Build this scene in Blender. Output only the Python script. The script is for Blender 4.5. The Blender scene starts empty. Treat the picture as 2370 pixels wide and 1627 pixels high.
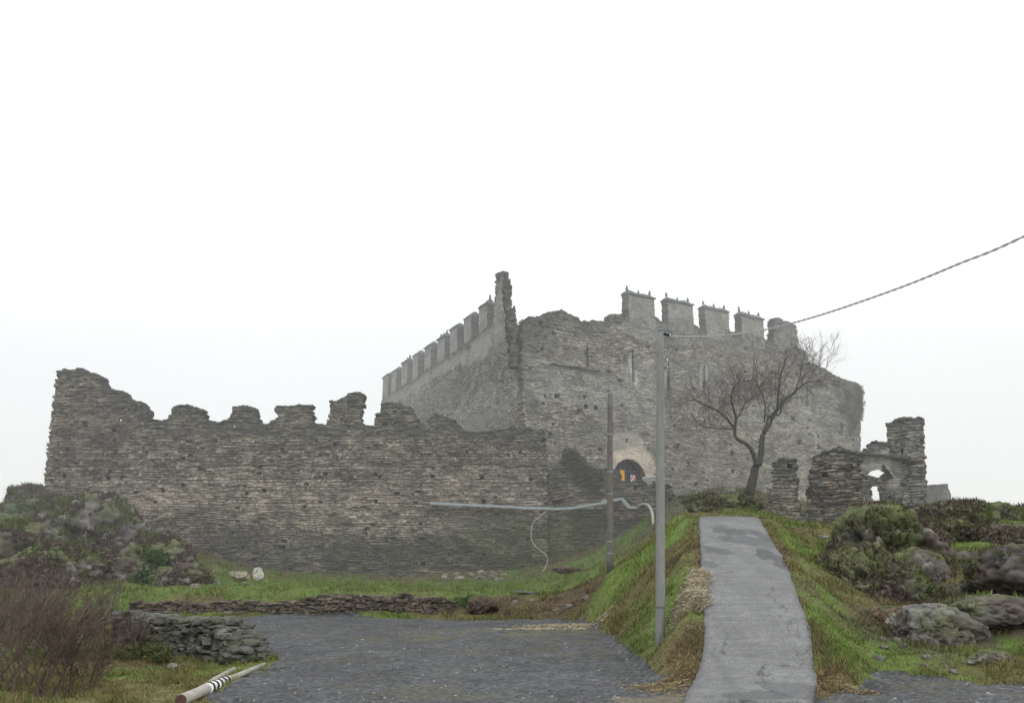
import bpy, math, random
import numpy as np
from mathutils import Vector

scene = bpy.context.scene
COL = scene.collection
RNG = np.random.default_rng(7)
random.seed(7)

# ------------------------------------------------------------------ camera model
CAM_H = 2.4
PITCH = math.radians(12.2)
F = 2300.0
CP, SP = math.cos(PITCH), math.sin(PITCH)
K = 2370.0 / 2323.0

def ray(u, v):
    xx = (u * K - 1185.0) / F
    yy = -(v * K - 813.5) / F
    return np.array([xx, CP - yy * SP, SP + yy * CP])

def at(u, v, Y):
    """world point seen at a spot of the photograph, at the depth Y"""
    d = ray(u, v)
    t = Y / d[1]
    return np.array([d[0] * t, Y, CAM_H + d[2] * t])

def atz(u, v, z=0.0):
    d = ray(u, v)
    t = (z - CAM_H) / d[2]
    return np.array([d[0] * t, d[1] * t, z])

# ------------------------------------------------------------------ noise
def _h(ix, iy, iz, seed):
    n = (ix * 374761393 + iy * 668265263 + iz * 2147483647 + seed * 974711) & 0xFFFFFFFF
    n = ((n ^ (n >> 13)) * 1274126177) & 0xFFFFFFFF
    n = (n ^ (n >> 16)) & 0xFFFFFFFF
    return n.astype(np.float64) / 4294967295.0

def vnoise(x, y, z=None, seed=0):
    x = np.asarray(x, float); y = np.asarray(y, float)
    z = np.zeros_like(x) if z is None else np.asarray(z, float)
    ix, iy, iz = np.floor(x).astype(np.int64), np.floor(y).astype(np.int64), np.floor(z).astype(np.int64)
    fx, fy, fz = x - ix, y - iy, z - iz
    fx = fx * fx * (3 - 2 * fx); fy = fy * fy * (3 - 2 * fy); fz = fz * fz * (3 - 2 * fz)
    r = 0
    for a in (0, 1):
        for b in (0, 1):
            for c in (0, 1):
                w = (fx if a else 1 - fx) * (fy if b else 1 - fy) * (fz if c else 1 - fz)
                r = r + w * _h(ix + a, iy + b, iz + c, seed)
    return r

def fbm(x, y, z=None, seed=0, o=4):
    r, a, t = 0, 1.0, 0
    for k in range(o):
        r = r + a * vnoise(x * 2 ** k, y * 2 ** k, None if z is None else z * 2 ** k, seed + k * 17)
        t += a; a *= .5
    return r / t          # 0..1

def sstep(a, b, x):
    t = np.clip((x - a) / (b - a), 0, 1)
    return t * t * (3 - 2 * t)

def inpoly(px, py, poly):
    poly = np.asarray(poly, float)
    r = np.zeros(np.shape(px), bool)
    n = len(poly)
    for i in range(n):
        x0, y0 = poly[i]; x1, y1 = poly[(i + 1) % n]
        if y0 == y1: continue
        c = ((y0 > py) != (y1 > py)) & (px < (x1 - x0) * (py - y0) / (y1 - y0) + x0)
        r ^= c
    return r

# ------------------------------------------------------------------ materials
def mat_attr(name, rough=.95, nscale=6, namp=.35, bscale=20, bdist=.03, bstr=.6, spec=.2, wet=False, stretch=(1, 1, 1)):
    """procedural material: a painted colour layer broken up by object-space noise, with bump"""
    m = bpy.data.materials.new(name); m.use_nodes = True
    nt = m.node_tree; N = nt.nodes; L = nt.links
    b = N['Principled BSDF']
    b.inputs['Roughness'].default_value = rough
    b.inputs['Specular IOR Level'].default_value = spec
    at_ = N.new('ShaderNodeAttribute'); at_.attribute_name = 'Col'
    tc = N.new('ShaderNodeTexCoord')
    mp = N.new('ShaderNodeMapping'); mp.inputs['Scale'].default_value = stretch
    L.new(tc.outputs['Object'], mp.inputs['Vector'])
    n1 = N.new('ShaderNodeTexNoise'); n1.inputs['Scale'].default_value = nscale; n1.inputs['Detail'].default_value = 8
    n1.inputs['Roughness'].default_value = .7
    L.new(mp.outputs[0], n1.inputs['Vector'])
    mr = N.new('ShaderNodeMapRange'); mr.inputs[1].default_value = .25; mr.inputs[2].default_value = .75
    mr.inputs[3].default_value = 1 - namp; mr.inputs[4].default_value = 1 + namp
    L.new(n1.outputs['Fac'], mr.inputs[0])
    mul = N.new('ShaderNodeVectorMath'); mul.operation = 'SCALE'
    L.new(at_.outputs['Color'], mul.inputs[0]); L.new(mr.outputs[0], mul.inputs['Scale'])
    L.new(mul.outputs[0], b.inputs['Base Color'])
    n2 = N.new('ShaderNodeTexNoise'); n2.inputs['Scale'].default_value = bscale; n2.inputs['Detail'].default_value = 6
    L.new(mp.outputs[0], n2.inputs['Vector'])
    bp = N.new('ShaderNodeBump'); bp.inputs['Strength'].default_value = bstr; bp.inputs['Distance'].default_value = bdist
    L.new(n2.outputs['Fac'], bp.inputs['Height']); L.new(bp.outputs[0], b.inputs['Normal'])
    return m

def mat_plain(name, col, rough=.7, metal=0, nscale=8, namp=.2, bdist=.01, stretch=(1, 1, 1), spec=.3):
    m = bpy.data.materials.new(name); m.use_nodes = True
    nt = m.node_tree; N = nt.nodes; L = nt.links
    b = N['Principled BSDF']
    b.inputs['Roughness'].default_value = rough; b.inputs['Metallic'].default_value = metal
    b.inputs['Specular IOR Level'].default_value = spec
    tc = N.new('ShaderNodeTexCoord'); mp = N.new('ShaderNodeMapping'); mp.inputs['Scale'].default_value = stretch
    L.new(tc.outputs['Object'], mp.inputs['Vector'])
    n1 = N.new('ShaderNodeTexNoise'); n1.inputs['Scale'].default_value = nscale; n1.inputs['Detail'].default_value = 6
    L.new(mp.outputs[0], n1.inputs['Vector'])
    cr = N.new('ShaderNodeValToRGB')
    cr.color_ramp.elements[0].position = .3; cr.color_ramp.elements[1].position = .7
    cr.color_ramp.elements[0].color = tuple(c * (1 - namp) for c in col) + (1,)
    cr.color_ramp.elements[1].color = tuple(min(1, c * (1 + namp)) for c in col) + (1,)
    L.new(n1.outputs['Fac'], cr.inputs[0]); L.new(cr.outputs[0], b.inputs['Base Color'])
    bp = N.new('ShaderNodeBump'); bp.inputs['Distance'].default_value = bdist; bp.inputs['Strength'].default_value = .5
    L.new(n1.outputs['Fac'], bp.inputs['Height']); L.new(bp.outputs[0], b.inputs['Normal'])
    return m

M_STONE = mat_attr('rubble_masonry', nscale=5, namp=.32, bscale=14, bdist=.04, stretch=(1, 1, 1.8))
M_GROUND = mat_attr('turf_and_earth', nscale=5, namp=.4, bscale=9, bdist=.08)
M_GRAVEL = mat_attr('dark_gravel', nscale=9, namp=.75, bscale=14, bdist=.06, bstr=1.0, rough=.8, spec=.3)
M_ROCK = mat_attr('mossy_rock', nscale=3, namp=.4, bscale=5, bdist=.12, bstr=.8)
M_BLADE = mat_attr('grass_blades', nscale=1.2, namp=.3, bstr=0, bdist=.001, spec=.05)
M_TWIG = mat_plain('bare_twigs', (.12, .10, .085), rough=.9, nscale=3, namp=.35)
M_SHRUB = mat_plain('reddish_twigs', (.105, .075, .06), rough=.9, nscale=1.5, namp=.4)
M_BARK = mat_plain('mossy_bark', (.045, .045, .035), rough=.95, nscale=3, namp=.4)
M_CONC = mat_plain('pole_concrete', (.23, .235, .22), rough=.9, nscale=5, namp=.14, stretch=(3, 3, .5))
M_CONC2 = mat_plain('weathered_pole', (.15, .14, .13), rough=.9, nscale=5, namp=.25, stretch=(3, 3, .5))
M_METAL = mat_plain('galvanised_steel', (.30, .33, .34), rough=.5, metal=.3, nscale=4)
M_DUCT = mat_plain('painted_duct', (.29, .33, .34), rough=.5, nscale=3, namp=.15)
M_CABLE = mat_plain('cable_sheath', (.45, .45, .45), rough=.6, nscale=20, namp=.1)
M_PIPE = mat_plain('pale_plastic_pipe', (.36, .38, .32), rough=.6, nscale=4, namp=.1)
M_DARK = mat_plain('dark_iron', (.028, .032, .04), rough=.8, nscale=4, namp=.3)
M_BLACK = mat_plain('black_band', (.02, .02, .02), rough=.7)
M_WHITE = mat_plain('white_band', (.72, .72, .70), rough=.6, namp=.08)
M_BEIGE = mat_plain('beige_post', (.36, .34, .29), rough=.8, nscale=5, namp=.18)
M_YEL = mat_plain('yellow_paint', (.75, .38, .01), rough=.5, namp=.08)
M_SIGN = mat_plain('white_sign_paint', (.75, .68, .70), rough=.5, namp=.05)
M_RED = mat_plain('red_sign_paint', (.55, .06, .08), rough=.5, namp=.1)
M_SLATE = mat_attr('slate_coping', nscale=5, namp=.3, bscale=10, bdist=.04)
M_WOOD = mat_plain('old_boards', (.30, .29, .27), rough=.9, nscale=4, namp=.3, stretch=(4, 4, .6))
M_SHEET = mat_plain('blue_grey_slab', (.17, .21, .24), rough=.6, nscale=4, namp=.15)

# ------------------------------------------------------------------ mesh helpers
def link(o, parent=None):
    COL.objects.link(o)
    if parent is not None: o.parent = parent
    return o

def tag(o, label=None, cat=None, group=None, kind=None):
    if label: o['label'] = label
    if cat: o['category'] = cat
    if group: o['group'] = group
    if kind: o['kind'] = kind
    return o

def empty(name, loc, label, cat, group=None):
    o = bpy.data.objects.new(name, None); COL.objects.link(o)
    o.location = Vector(loc); o.empty_display_size = .5
    return tag(o, label, cat, group)

def mesh_np(name, V, Fq, mat, parent=None, col=None, smooth=False, loc=None):
    """V (n,3); Fq (m,4) or (m,3) int array, or list of such"""
    V = np.asarray(V, np.float64)
    if parent is not None:
        off = np.array(parent_world(parent)); V = V - off
    elif loc is not None:
        V = V - np.asarray(loc)
    me = bpy.data.meshes.new(name)
    if isinstance(Fq, np.ndarray): Fq = [Fq]
    Fq = [np.asarray(f, np.int64) for f in Fq if len(f)]
    idx = np.concatenate([f.ravel() for f in Fq])
    tot = np.concatenate([np.full(len(f), f.shape[1]) for f in Fq])
    st = np.concatenate([[0], np.cumsum(tot)[:-1]])
    me.vertices.add(len(V)); me.vertices.foreach_set('co', V.ravel())
    me.loops.add(len(idx)); me.loops.foreach_set('vertex_index', idx.astype(np.int32))
    me.polygons.add(len(tot)); me.polygons.foreach_set('loop_start', st.astype(np.int32))
    me.polygons.foreach_set('loop_total', tot.astype(np.int32))
    me.polygons.foreach_set('use_smooth', np.full(len(tot), smooth))
    me.update(calc_edges=True)
    if col is not None:
        a = me.color_attributes.new('Col', 'FLOAT_COLOR', 'POINT')
        c = np.ones((len(V), 4)); c[:, :3] = np.clip(col, 0, 1)
        a.data.foreach_set('color', c.ravel())
    me.materials.append(mat)
    o = bpy.data.objects.new(name, me)
    link(o, parent)
    if parent is None and loc is not None: o.location = Vector(loc)
    return o

def parent_world(p):
    v = Vector((0, 0, 0))
    while p is not None:
        v += p.location; p = p.parent
    return v

class MB:
    def __init__(s): s.V = []; s.F = []; s.n = 0
    def add(s, V, Fs):
        V = np.asarray(V, float)
        for f in Fs: s.F.append([i + s.n for i in f])
        s.V.append(V); s.n += len(V)
    def box(s, c, size, rz=0, tilt=0):
        x, y, z = [d / 2 for d in size]
        P = np.array([(a * x, b * y, e * z) for e in (-1, 1) for a, b in ((-1, -1), (1, -1), (1, 1), (-1, 1))])
        ct, st_ = math.cos(tilt), math.sin(tilt)
        P = P @ np.array([[ct, 0, -st_], [0, 1, 0], [st_, 0, ct]])
        cz, sz = math.cos(rz), math.sin(rz)
        P = P @ np.array([[cz, sz, 0], [-sz, cz, 0], [0, 0, 1]])
        s.add(P + np.array(c), [(0, 3, 2, 1), (4, 5, 6, 7), (0, 1, 5, 4), (1, 2, 6, 5), (2, 3, 7, 6), (3, 0, 4, 7)])
    def tube(s, pts, rad, n=6, cap=True):
        pts = [np.array(p, float) for p in pts]
        if not hasattr(rad, '__len__'): rad = [rad] * len(pts)
        V = []
        for i, p in enumerate(pts):
            d = pts[min(i + 1, len(pts) - 1)] - pts[max(i - 1, 0)]
            d /= (np.linalg.norm(d) + 1e-9)
            a = np.array([0, 0, 1.]) if abs(d[2]) < .9 else np.array([1., 0, 0])
            e1 = np.cross(d, a); e1 /= np.linalg.norm(e1); e2 = np.cross(d, e1)
            for k in range(n):
                t = 2 * math.pi * k / n
                V.append(p + rad[i] * (math.cos(t) * e1 + math.sin(t) * e2))
        Fs = []
        for i in range(len(pts) - 1):
            for k in range(n):
                a = i * n + k; b = i * n + (k + 1) % n
                Fs.append((a, b, b + n, a + n))
        if cap:
            Fs.append(tuple(range(n - 1, -1, -1))); Fs.append(tuple((len(pts) - 1) * n + k for k in range(n)))
        s.add(V, Fs)
    def build(s, name, mat, parent=None, loc=None, smooth=False):
        V = np.concatenate(s.V)
        off = np.array(parent_world(parent)) if parent is not None else (np.array(loc) if loc is not None else 0)
        me = bpy.data.meshes.new(name)
        me.from_pydata((V - off).tolist(), [], s.F); me.update()
        if smooth:
            me.polygons.foreach_set('use_smooth', [len(p.vertices) == 4 for p in me.polygons])
        me.materials.append(mat)
        o = bpy.data.objects.new(name, me); link(o, parent)
        if parent is None and loc is not None: o.location = Vector(loc)
        return o

# ------------------------------------------------------------------ masonry
class Plane:
    """upright wall plane through two ground points; s runs along it, z up"""
    def __init__(s, a, b):
        s.a = np.array(a[:2], float); d = np.array(b[:2], float) - s.a
        s.L = np.linalg.norm(d); s.d = d / s.L
        s.n = np.array([s.d[1], -s.d[0]])
        if np.dot(s.n, -s.a) < 0: s.n = -s.n
    def px(s, u, v):
        r = ray(u, v)
        # t*r.xy = a + S*d
        A = np.array([[r[0], -s.d[0]], [r[1], -s.d[1]]])
        t, S = np.linalg.solve(A, s.a)
        return S, CAM_H + t * r[2]
    def pts(s, S, Z, D):
        return np.stack([s.a[0] + s.d[0] * S + s.n[0] * D, s.a[1] + s.d[1] * S + s.n[1] * D, Z], -1)

def masonry(name, pl, poly, parent=None, thick=1.0, ds=.08, dz=.05, rowh=(.14, .28), lens=(.22, .75), relief=.07,
            thru=(), recess=(), niche=(), zones=(), base=(.27, .255, .225), dark=(.06, .06, .055), topdark=.9, topcol=(.10, .105, .095),
            seed=1, var=.28, px=True, mat=None, jag=.05, loc=None, batter=0.0, sidewave=.03, crev=.05, stain=.3, wave=1.0, backmul=.7, hug=.55, tdir=None, pits=.010):
    cv = (lambda P: np.array([pl.px(*p) for p in P])) if px else (lambda P: np.array(P, float))
    poly = cv(poly)
    s0, z0 = poly.min(0) - .3; s1, z1 = poly.max(0) + .3
    nS = int((s1 - s0) / ds) + 2; nZ = int((z1 - z0) / dz) + 2
    S = s0 + ds * np.arange(nS); Z = z0 + dz * np.arange(nZ)
    SS, ZZ = np.meshgrid(S, Z)          # [z, s]
    rg = np.random.default_rng(seed)
    nR = int((z1 - z0 + 3) / rowh[0]) + 5
    hz = rg.uniform(rowh[0], rowh[1], nR); RB = z0 - 1.5 + np.concatenate([[0], np.cumsum(hz)])
    nJ = int((s1 - s0 + 4) / lens[0]) + 5
    JB = [s0 - 2 + np.cumsum(rg.uniform(lens[0], lens[1], nJ) * rg.uniform(.75, 1.3)) for _ in range(nR + 1)]
    def stones(s, z):
        zz = z + wave * .26 * (vnoise(s * .45, z * .25, seed=seed) - .5) + wave * .16 * (vnoise(s * 1.3, z * .8, seed=seed + 5) - .5) + wave * .05 * (vnoise(s * 5, z * 2, seed=seed + 6) - .5)
        r = np.clip(np.searchsorted(RB, zz.ravel()) - 1, 0, nR - 1).reshape(zz.shape)
        ez = np.minimum(zz - RB[r], RB[r + 1] - zz); cz = (RB[r] + RB[r + 1]) / 2 + (z - zz)
        sj = s + .10 * (vnoise(s * 2, z * 3, seed=seed + 9) - .5)
        j = np.zeros(zz.shape, int); es = np.zeros(zz.shape); cs = np.zeros(zz.shape)
        for k in np.unique(r):
            m = r == k; J = JB[k]
            q = np.clip(np.searchsorted(J, sj[m]), 1, len(J) - 1)
            j[m] = q; es[m] = np.minimum(sj[m] - J[q - 1], J[q] - sj[m]); cs[m] = (J[q] + J[q - 1]) / 2
        return r, j, ez, es, cs, cz, zz
    r, j, ez, es, cs, cz, zz_ = stones(SS, ZZ)
    h1 = _h(r, j, r * 0, seed + 100); h2 = _h(r, j, r * 0, seed + 200); h3 = _h(r, j, r * 0, seed + 300)
    split = (h3 > .55) & ((RB[r + 1] - RB[r]) > 1.25 * rowh[0])
    ez = np.where(split, np.minimum(ez, np.abs(ZZ - cz + .02 * (h1 - .5)) + .008), ez)
    gate_h = sstep(.25, .6, fbm(SS * 1.1, ZZ * 3.5, seed=seed + 81, o=3)); gate_v = sstep(.35, .65, fbm(SS * 2.2, ZZ * 2.2, seed=seed + 82, o=2))
    cre = np.minimum(1 - (1 - sstep(0, crev, ez)) * (.3 + .7 * gate_h), 1 - (1 - sstep(0, crev * .9, es)) * (.15 + .6 * gate_v))
    D = (h1 - .5) * relief + (cre - 1) * relief * .9 + (fbm(SS * 4, ZZ * 7, seed=seed + 31, o=3) - .5) * relief * .5
    D = D + (fbm(SS * .25, ZZ * .25, seed=seed + 41) - .5) * .25 + batter * (z1 - ZZ)
    big = fbm(SS * .16, ZZ * .22, seed=seed + 50); mid = fbm(SS * .9, ZZ * 1.3, seed=seed + 60)
    C = np.array(base)[None, None, :] * (1 + var * (h2 - .5)[..., None] * 2)
    tint = np.stack([1 + .05 * (h3 - .5) * 2, np.ones_like(h3), 1 - .06 * (h3 - .5) * 2], -1)
    C = C * tint
    C = C * (1 + stain * 2 * (big - .5)[..., None]) * (1 + .7 * (mid - .5)[..., None])
    streak = fbm(SS * 2.2, ZZ * 11, seed=seed + 90, o=3)
    grit = fbm(SS * 6, ZZ * 13, seed=seed + 97, o=3)
    blot = fbm(SS * .9, ZZ * 1.6, seed=seed + 98, o=4)
    C = C * (1 + .9 * (streak - .5)[..., None]) * (1 + 1.1 * (grit - .5)[..., None]) * (1 - .35 * sstep(.54, .66, blot)[..., None])
    lip = sstep(.55, .95, (zz_ - RB[r]) / np.maximum(RB[r + 1] - RB[r], 1e-3)) * (h1 > .45)  # upper edges of some stones painted paler, as a highlight
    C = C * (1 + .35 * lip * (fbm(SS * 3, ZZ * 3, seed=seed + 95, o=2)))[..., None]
    smoothm = np.zeros_like(SS)
    zn = fbm(SS * .7, ZZ * .7, seed=seed + 70, o=4)
    for zo in zones:
        u, v, ru, rv, rgb, stg, smo = zo
        c0 = np.array(pl.px(u, v)) if px else np.array((u, v)); 
        if px:
            ra = abs(pl.px(u + ru, v)[0] - c0[0]); rb = abs(pl.px(u, v + rv)[1] - c0[1])
        else: ra, rb = ru, rv
        q = np.sqrt(((SS - c0[0]) / ra) ** 2 + ((ZZ - c0[1]) / rb) ** 2) + 1.1 * (zn - .5)
        m = sstep(1.1, .75, q) * stg
        C = C * (1 - m[..., None]) + np.array(rgb) * (1 + .5 * (C.mean(-1, keepdims=True) / np.mean(base) - 1)) * m[..., None]
        smoothm = np.maximum(smoothm, m * smo)
    C = C * (1 - (1 - smoothm[..., None]) * (1 - cre[..., None])) + np.array(dark) * (1 - smoothm[..., None]) * (1 - cre[..., None])
    D = D * (1 - .75 * smoothm) + .75 * smoothm * ((fbm(SS * .25, ZZ * .25, seed=seed + 41) - .5) * .25 + batter * (z1 - ZZ))
    # which cells stand
    Sc, Zc = np.meshgrid(S[:-1] + ds / 2, Z[:-1] + dz / 2)
    r2, j2, _, _, cs2, cz2, _z = stones(Sc, Zc)
    jx = jag * 2 * (_h(r2, j2, r2 * 0, seed + 400) - .5) * 2; jz = jag * (_h(r2, j2, r2 * 0, seed + 500) - .5) * 2
    keep = inpoly(cs2 * (1 - hug) + Sc * hug + jx, cz2 * (1 - hug) + Zc * hug + jz, poly)
    for t in thru:
        keep &= ~inpoly(Sc + .02 * (h1[:-1, :-1] - .5), Zc, cv(t))
    # darkness near the broken top
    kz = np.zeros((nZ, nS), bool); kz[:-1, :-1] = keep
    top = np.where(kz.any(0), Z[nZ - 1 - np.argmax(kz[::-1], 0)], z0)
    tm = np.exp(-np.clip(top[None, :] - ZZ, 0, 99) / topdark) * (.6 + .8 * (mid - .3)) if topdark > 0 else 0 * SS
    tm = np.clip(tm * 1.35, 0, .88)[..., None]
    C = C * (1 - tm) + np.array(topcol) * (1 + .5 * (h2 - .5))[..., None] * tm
    pit = (_h(r, j, r * 0, seed + 700) > 1 - pits) & (cre > .3) & (smoothm < .4)
    D = np.where(pit, D - .12, D); C = np.where(pit[..., None], C * .22, C)  # missing stones sunk in, their inner shade also put into the colour
    for rc in recess:
        P = cv(rc[0]); m = inpoly(SS, ZZ, P)
        D = np.where(m, D - rc[1], D); C = np.where(m[..., None], np.array(rc[2]), C)
    B = np.full(SS.shape, thick)
    for nc in niche:
        m = inpoly(SS, ZZ, cv(nc[0])); B = np.where(m, nc[1], B)
    Sf = SS + sidewave * (h3 - .5)
    Vf = pl.pts(Sf, ZZ, D).reshape(-1, 3); Vb = pl.pts(SS, ZZ, -B).reshape(-1, 3)
    if tdir is not None:
        Vb = pl.pts(SS, ZZ, 0 * B); Vb[..., 0] += tdir[0] * B; Vb[..., 1] += tdir[1] * B; Vb = Vb.reshape(-1, 3)
    ii = (np.arange(nZ - 1)[:, None] * nS + np.arange(nS - 1)[None, :])
    a = ii[keep]; N = nS * nZ
    quads = [np.stack([a, a + 1, a + 1 + nS, a + nS], 1), np.stack([a + N, a + nS + N, a + 1 + nS + N, a + 1 + N], 1)]
    kp = np.pad(keep, 1)
    for dzz, dss, e0, e1 in ((-1, 0, 0, 1), (1, 0, nS, nS + 1), (0, -1, 0, nS), (0, 1, 1, nS + 1)):
        nb = kp[1 + dzz:kp.shape[0] - 1 + dzz, 1 + dss:kp.shape[1] - 1 + dss]
        b = ii[keep & ~nb]
        quads.append(np.stack([b + e0 + 2 * N, b + e1 + 2 * N, b + e1 + N, b + e0 + N], 1))
    Q = np.concatenate(quads); used, inv = np.unique(Q, return_inverse=True)
    V = np.concatenate([Vf, Vb, Vf])[used]; CC = np.concatenate([C.reshape(-1, 3), C.reshape(-1, 3) * backmul, C.reshape(-1, 3) * (1 - (1 - backmul) * .85)])[used]  # ends and backs darker in colour: rough unplastered stone plus painted-in shade
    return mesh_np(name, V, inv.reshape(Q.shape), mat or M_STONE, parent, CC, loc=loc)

# ------------------------------------------------------------------ terrain
ROADPX = [(1588, 1545, 1846, 19.2), (1540, 1570, 1855, 20.8), (1500, 1590, 1850, 21.8), (1450, 1595, 1845, 23), (1400, 1597, 1832, 24.5),
          (1350, 1592, 1812, 26.5), (1300, 1590, 1795, 29), (1250, 1588, 1770, 33), (1210, 1586, 1745, 38), (1172, 1583, 1722, 45)]
RL = np.array([at(l, v, Y) for v, l, r, Y in ROADPX]); RR = np.array([at(r, v, Y) for v, l, r, Y in ROADPX])
RL = np.vstack([RL, RL[-1] + [1.2, 6, .15]]); RR = np.vstack([RR, RR[-1] + [1.4, 6, .15]])
RY = RL[:, 1]
def road_at(Y):
    xl = np.interp(Y, RY, RL[:, 0]); xr = np.interp(Y, RY, RR[:, 0]); z = np.interp(Y, RY, (RL[:, 2] + RR[:, 2]) / 2)
    return xl, xr, z

ctl = []
for X in (-24, -18, -12, -6, 0): 
    for Y in (2, 12, 20, 28, 36, 44, 51): ctl.append((X, Y, 0))
for X, Y in ((2.6, 20), (2.4, 25), (2.3, 29), (2.5, 34), (2.8, 37), (1, 47), (2.6, 44), (3, 14), (10, 13), (18, 13), (28, 13), (9, 17), (3, 2), (20, 2), (14, 18), (-32, 2), (-34, 20)): ctl.append((X, Y, 0))
for X in range(-26, -3, 2): ctl.append((X, 52.3, .03)); ctl.append((X, 53.2, .85))
P = lambda u, v, Y: ctl.append(tuple(at(u, v, Y)))
for l in ((1498, 1480, 26.5), (1470, 1500, 25.2), (1530, 1432, 26.5), (1560, 1390, 27.5), (1450, 1400, 33), (1500, 1330, 32), (1550, 1290, 31), (1552, 1232, 36),
          (1385, 1288, 46), (1440, 1262, 46), (1480, 1236, 46), (1505, 1208, 47), (1525, 1178, 48), (1440, 1262, 52), (1480, 1240, 54), (1500, 1225, 60), (1300, 1340, 56), (1350, 1400, 48), (1400, 1350, 44), (1450, 1290, 40),
          (320, 1352, 54), (450, 1348, 54), (600, 1345, 54), (800, 1345, 54), (1000, 1350, 54), (1100, 1360, 53), (1200, 1350, 55),
          (430, 1262, 73), (600, 1300, 73.5), (750, 1308, 73.5), (900, 1313, 73.5), (1050, 1308, 73.5), (1150, 1303, 73.5), (1235, 1300, 73), (1330, 1290, 70), (1400, 1272, 66),
          (300, 1215, 73), (210, 1155, 73), (150, 1135, 73.5), (100, 1120, 74), (60, 1125, 76), (20, 1165, 76),
          (190, 1165, 69), (120, 1200, 66), (250, 1240, 64), (330, 1270, 63), (400, 1310, 60), (470, 1335, 57), (300, 1338, 56), (200, 1345, 54), (100, 1340, 52), (30, 1330, 50),
          (0, 1225, 66), (-60, 1260, 62), (0, 1167, 125), (-100, 1150, 130), (60, 1190, 110),
          (430, 1495, 27.5), (300, 1500, 27), (180, 1530, 24), (60, 1560, 21), (100, 1450, 32),
          (200, 1400, 40), (0, 1400, 38),
          (1560, 1160, 50), (1640, 1145, 56), (1600, 1112, 68), (1545, 1118, 68), (1700, 1122, 66), (1640, 1110, 74), (1740, 1165, 60), (1780, 1192, 57), (1840, 1200, 58), (1900, 1212, 60),
          (1750, 1190, 50), (1780, 1230, 42), (1850, 1240, 46), (1900, 1260, 44), (1860, 1310, 37), (1820, 1300, 32), (1850, 1350, 30), (1880, 1400, 27.5), (1950, 1420, 28), (1900, 1450, 25.5), (1880, 1500, 23.0), (1870, 1540, 20.6),
          (1980, 1480, 25), (2050, 1520, 22.5), (2000, 1540, 21.6), (2150, 1535, 21.8), (2300, 1548, 21.3),
          (2000, 1215, 58), (2050, 1175, 56), (2100, 1150, 58), (2000, 1300, 38), (2050, 1380, 32), (2120, 1380, 31), (2150, 1300, 36), (2200, 1380, 29), (2200, 1240, 44), (2130, 1200, 50), (2200, 1180, 58), (2260, 1180, 60), (2323, 1170, 60), (2420, 1170, 60),
          (2300, 1250, 42), (2300, 1320, 33), (2400, 1330, 32), (2200, 1430, 26.5), (2323, 1440, 25.5), (2100, 1480, 25), (2250, 1490, 23.8), (2323, 1500, 23), (2450, 1500, 23), (2600, 1400, 26), (2600, 1250, 45),
          (2000, 1190, 72), (2090, 1165, 74), (1900, 1185, 78), (2200, 1195, 90), (2400, 1200, 90)):
    P(*l)
for i in range(len(RY)): 
    for q in (0, 1): ctl.append(tuple((RL if q == 0 else RR)[i] + np.array([(-.5 if q == 0 else .5), 0, -.06])))
for X in (-40, -20, 0, 20, 40, 60): ctl.append((X, 135, 5)); 
for X, Y in ((-10, 95), (5, 95), (25, 110)): ctl.append((X, Y, 6))
_b = [atz(*l)[:2] for l in ((1250, 1403), (1350, 1415), (1390, 1441), (1402, 1463), (1440, 1495), (1500, 1531), (1545, 1561), (1562, 1572))]
_c = [atz(*l)[:2] for l in ((1868, 1577), (1950, 1563), (2000, 1533), (2100, 1539), (2200, 1545), (2323, 1553), (2450, 1560))]
for q_, off in ((_b, (-.22, -.12)), (_c, (0, -.35))):
    for p0_, p1_ in zip(q_[:-1], q_[1:]):
        k_ = max(1, int(np.linalg.norm(p1_ - p0_) / .9))
        for t_ in range(k_):
            p_ = p0_ + (p1_ - p0_) * t_ / k_ + np.array(off); ctl.append((p_[0], p_[1], 0)); ctl.append((p_[0] - (.8 if q_ is _b else 0), p_[1] - (0 if q_ is _b else .8), 0))
ctl = np.array(ctl)
# warped distance space so that the near ground is not ruled by the far
def wsp(X, Y): return np.stack([X / 10, Y / 10], -1)
A = wsp(ctl[:, 0], ctl[:, 1]); dd = np.linalg.norm(A[:, None] - A[None], axis=-1)
Wt = np.linalg.solve(dd + 1e-3 * np.eye(len(A)) * -1, ctl[:, 2])
def hraw(X, Y):
    sh = np.shape(X); q = wsp(np.ravel(X), np.ravel(Y)); out = np.zeros(len(q))
    for i in range(0, len(q), 60000):
        out[i:i + 60000] = np.linalg.norm(q[i:i + 60000, None] - A[None], axis=-1) @ Wt
    return out.reshape(sh)

lotpx = [(440, 1640), (500, 1575), (612, 1500), (578, 1478), (548, 1452), (512, 1420), (498, 1398), (700, 1392), (900, 1399), (1100, 1404), (1250, 1402), (1350, 1415),
         (1390, 1440), (1402, 1462), (1440, 1494), (1500, 1530), (1545, 1560), (1570, 1578), (1865, 1580), (1950, 1562), (2000, 1532), (2100, 1538), (2323, 1552), (2600, 1565)]
LOT = np.array([atz(*p)[:2] for p in lotpx] + [(16, 8), (-5, 8)])

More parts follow.
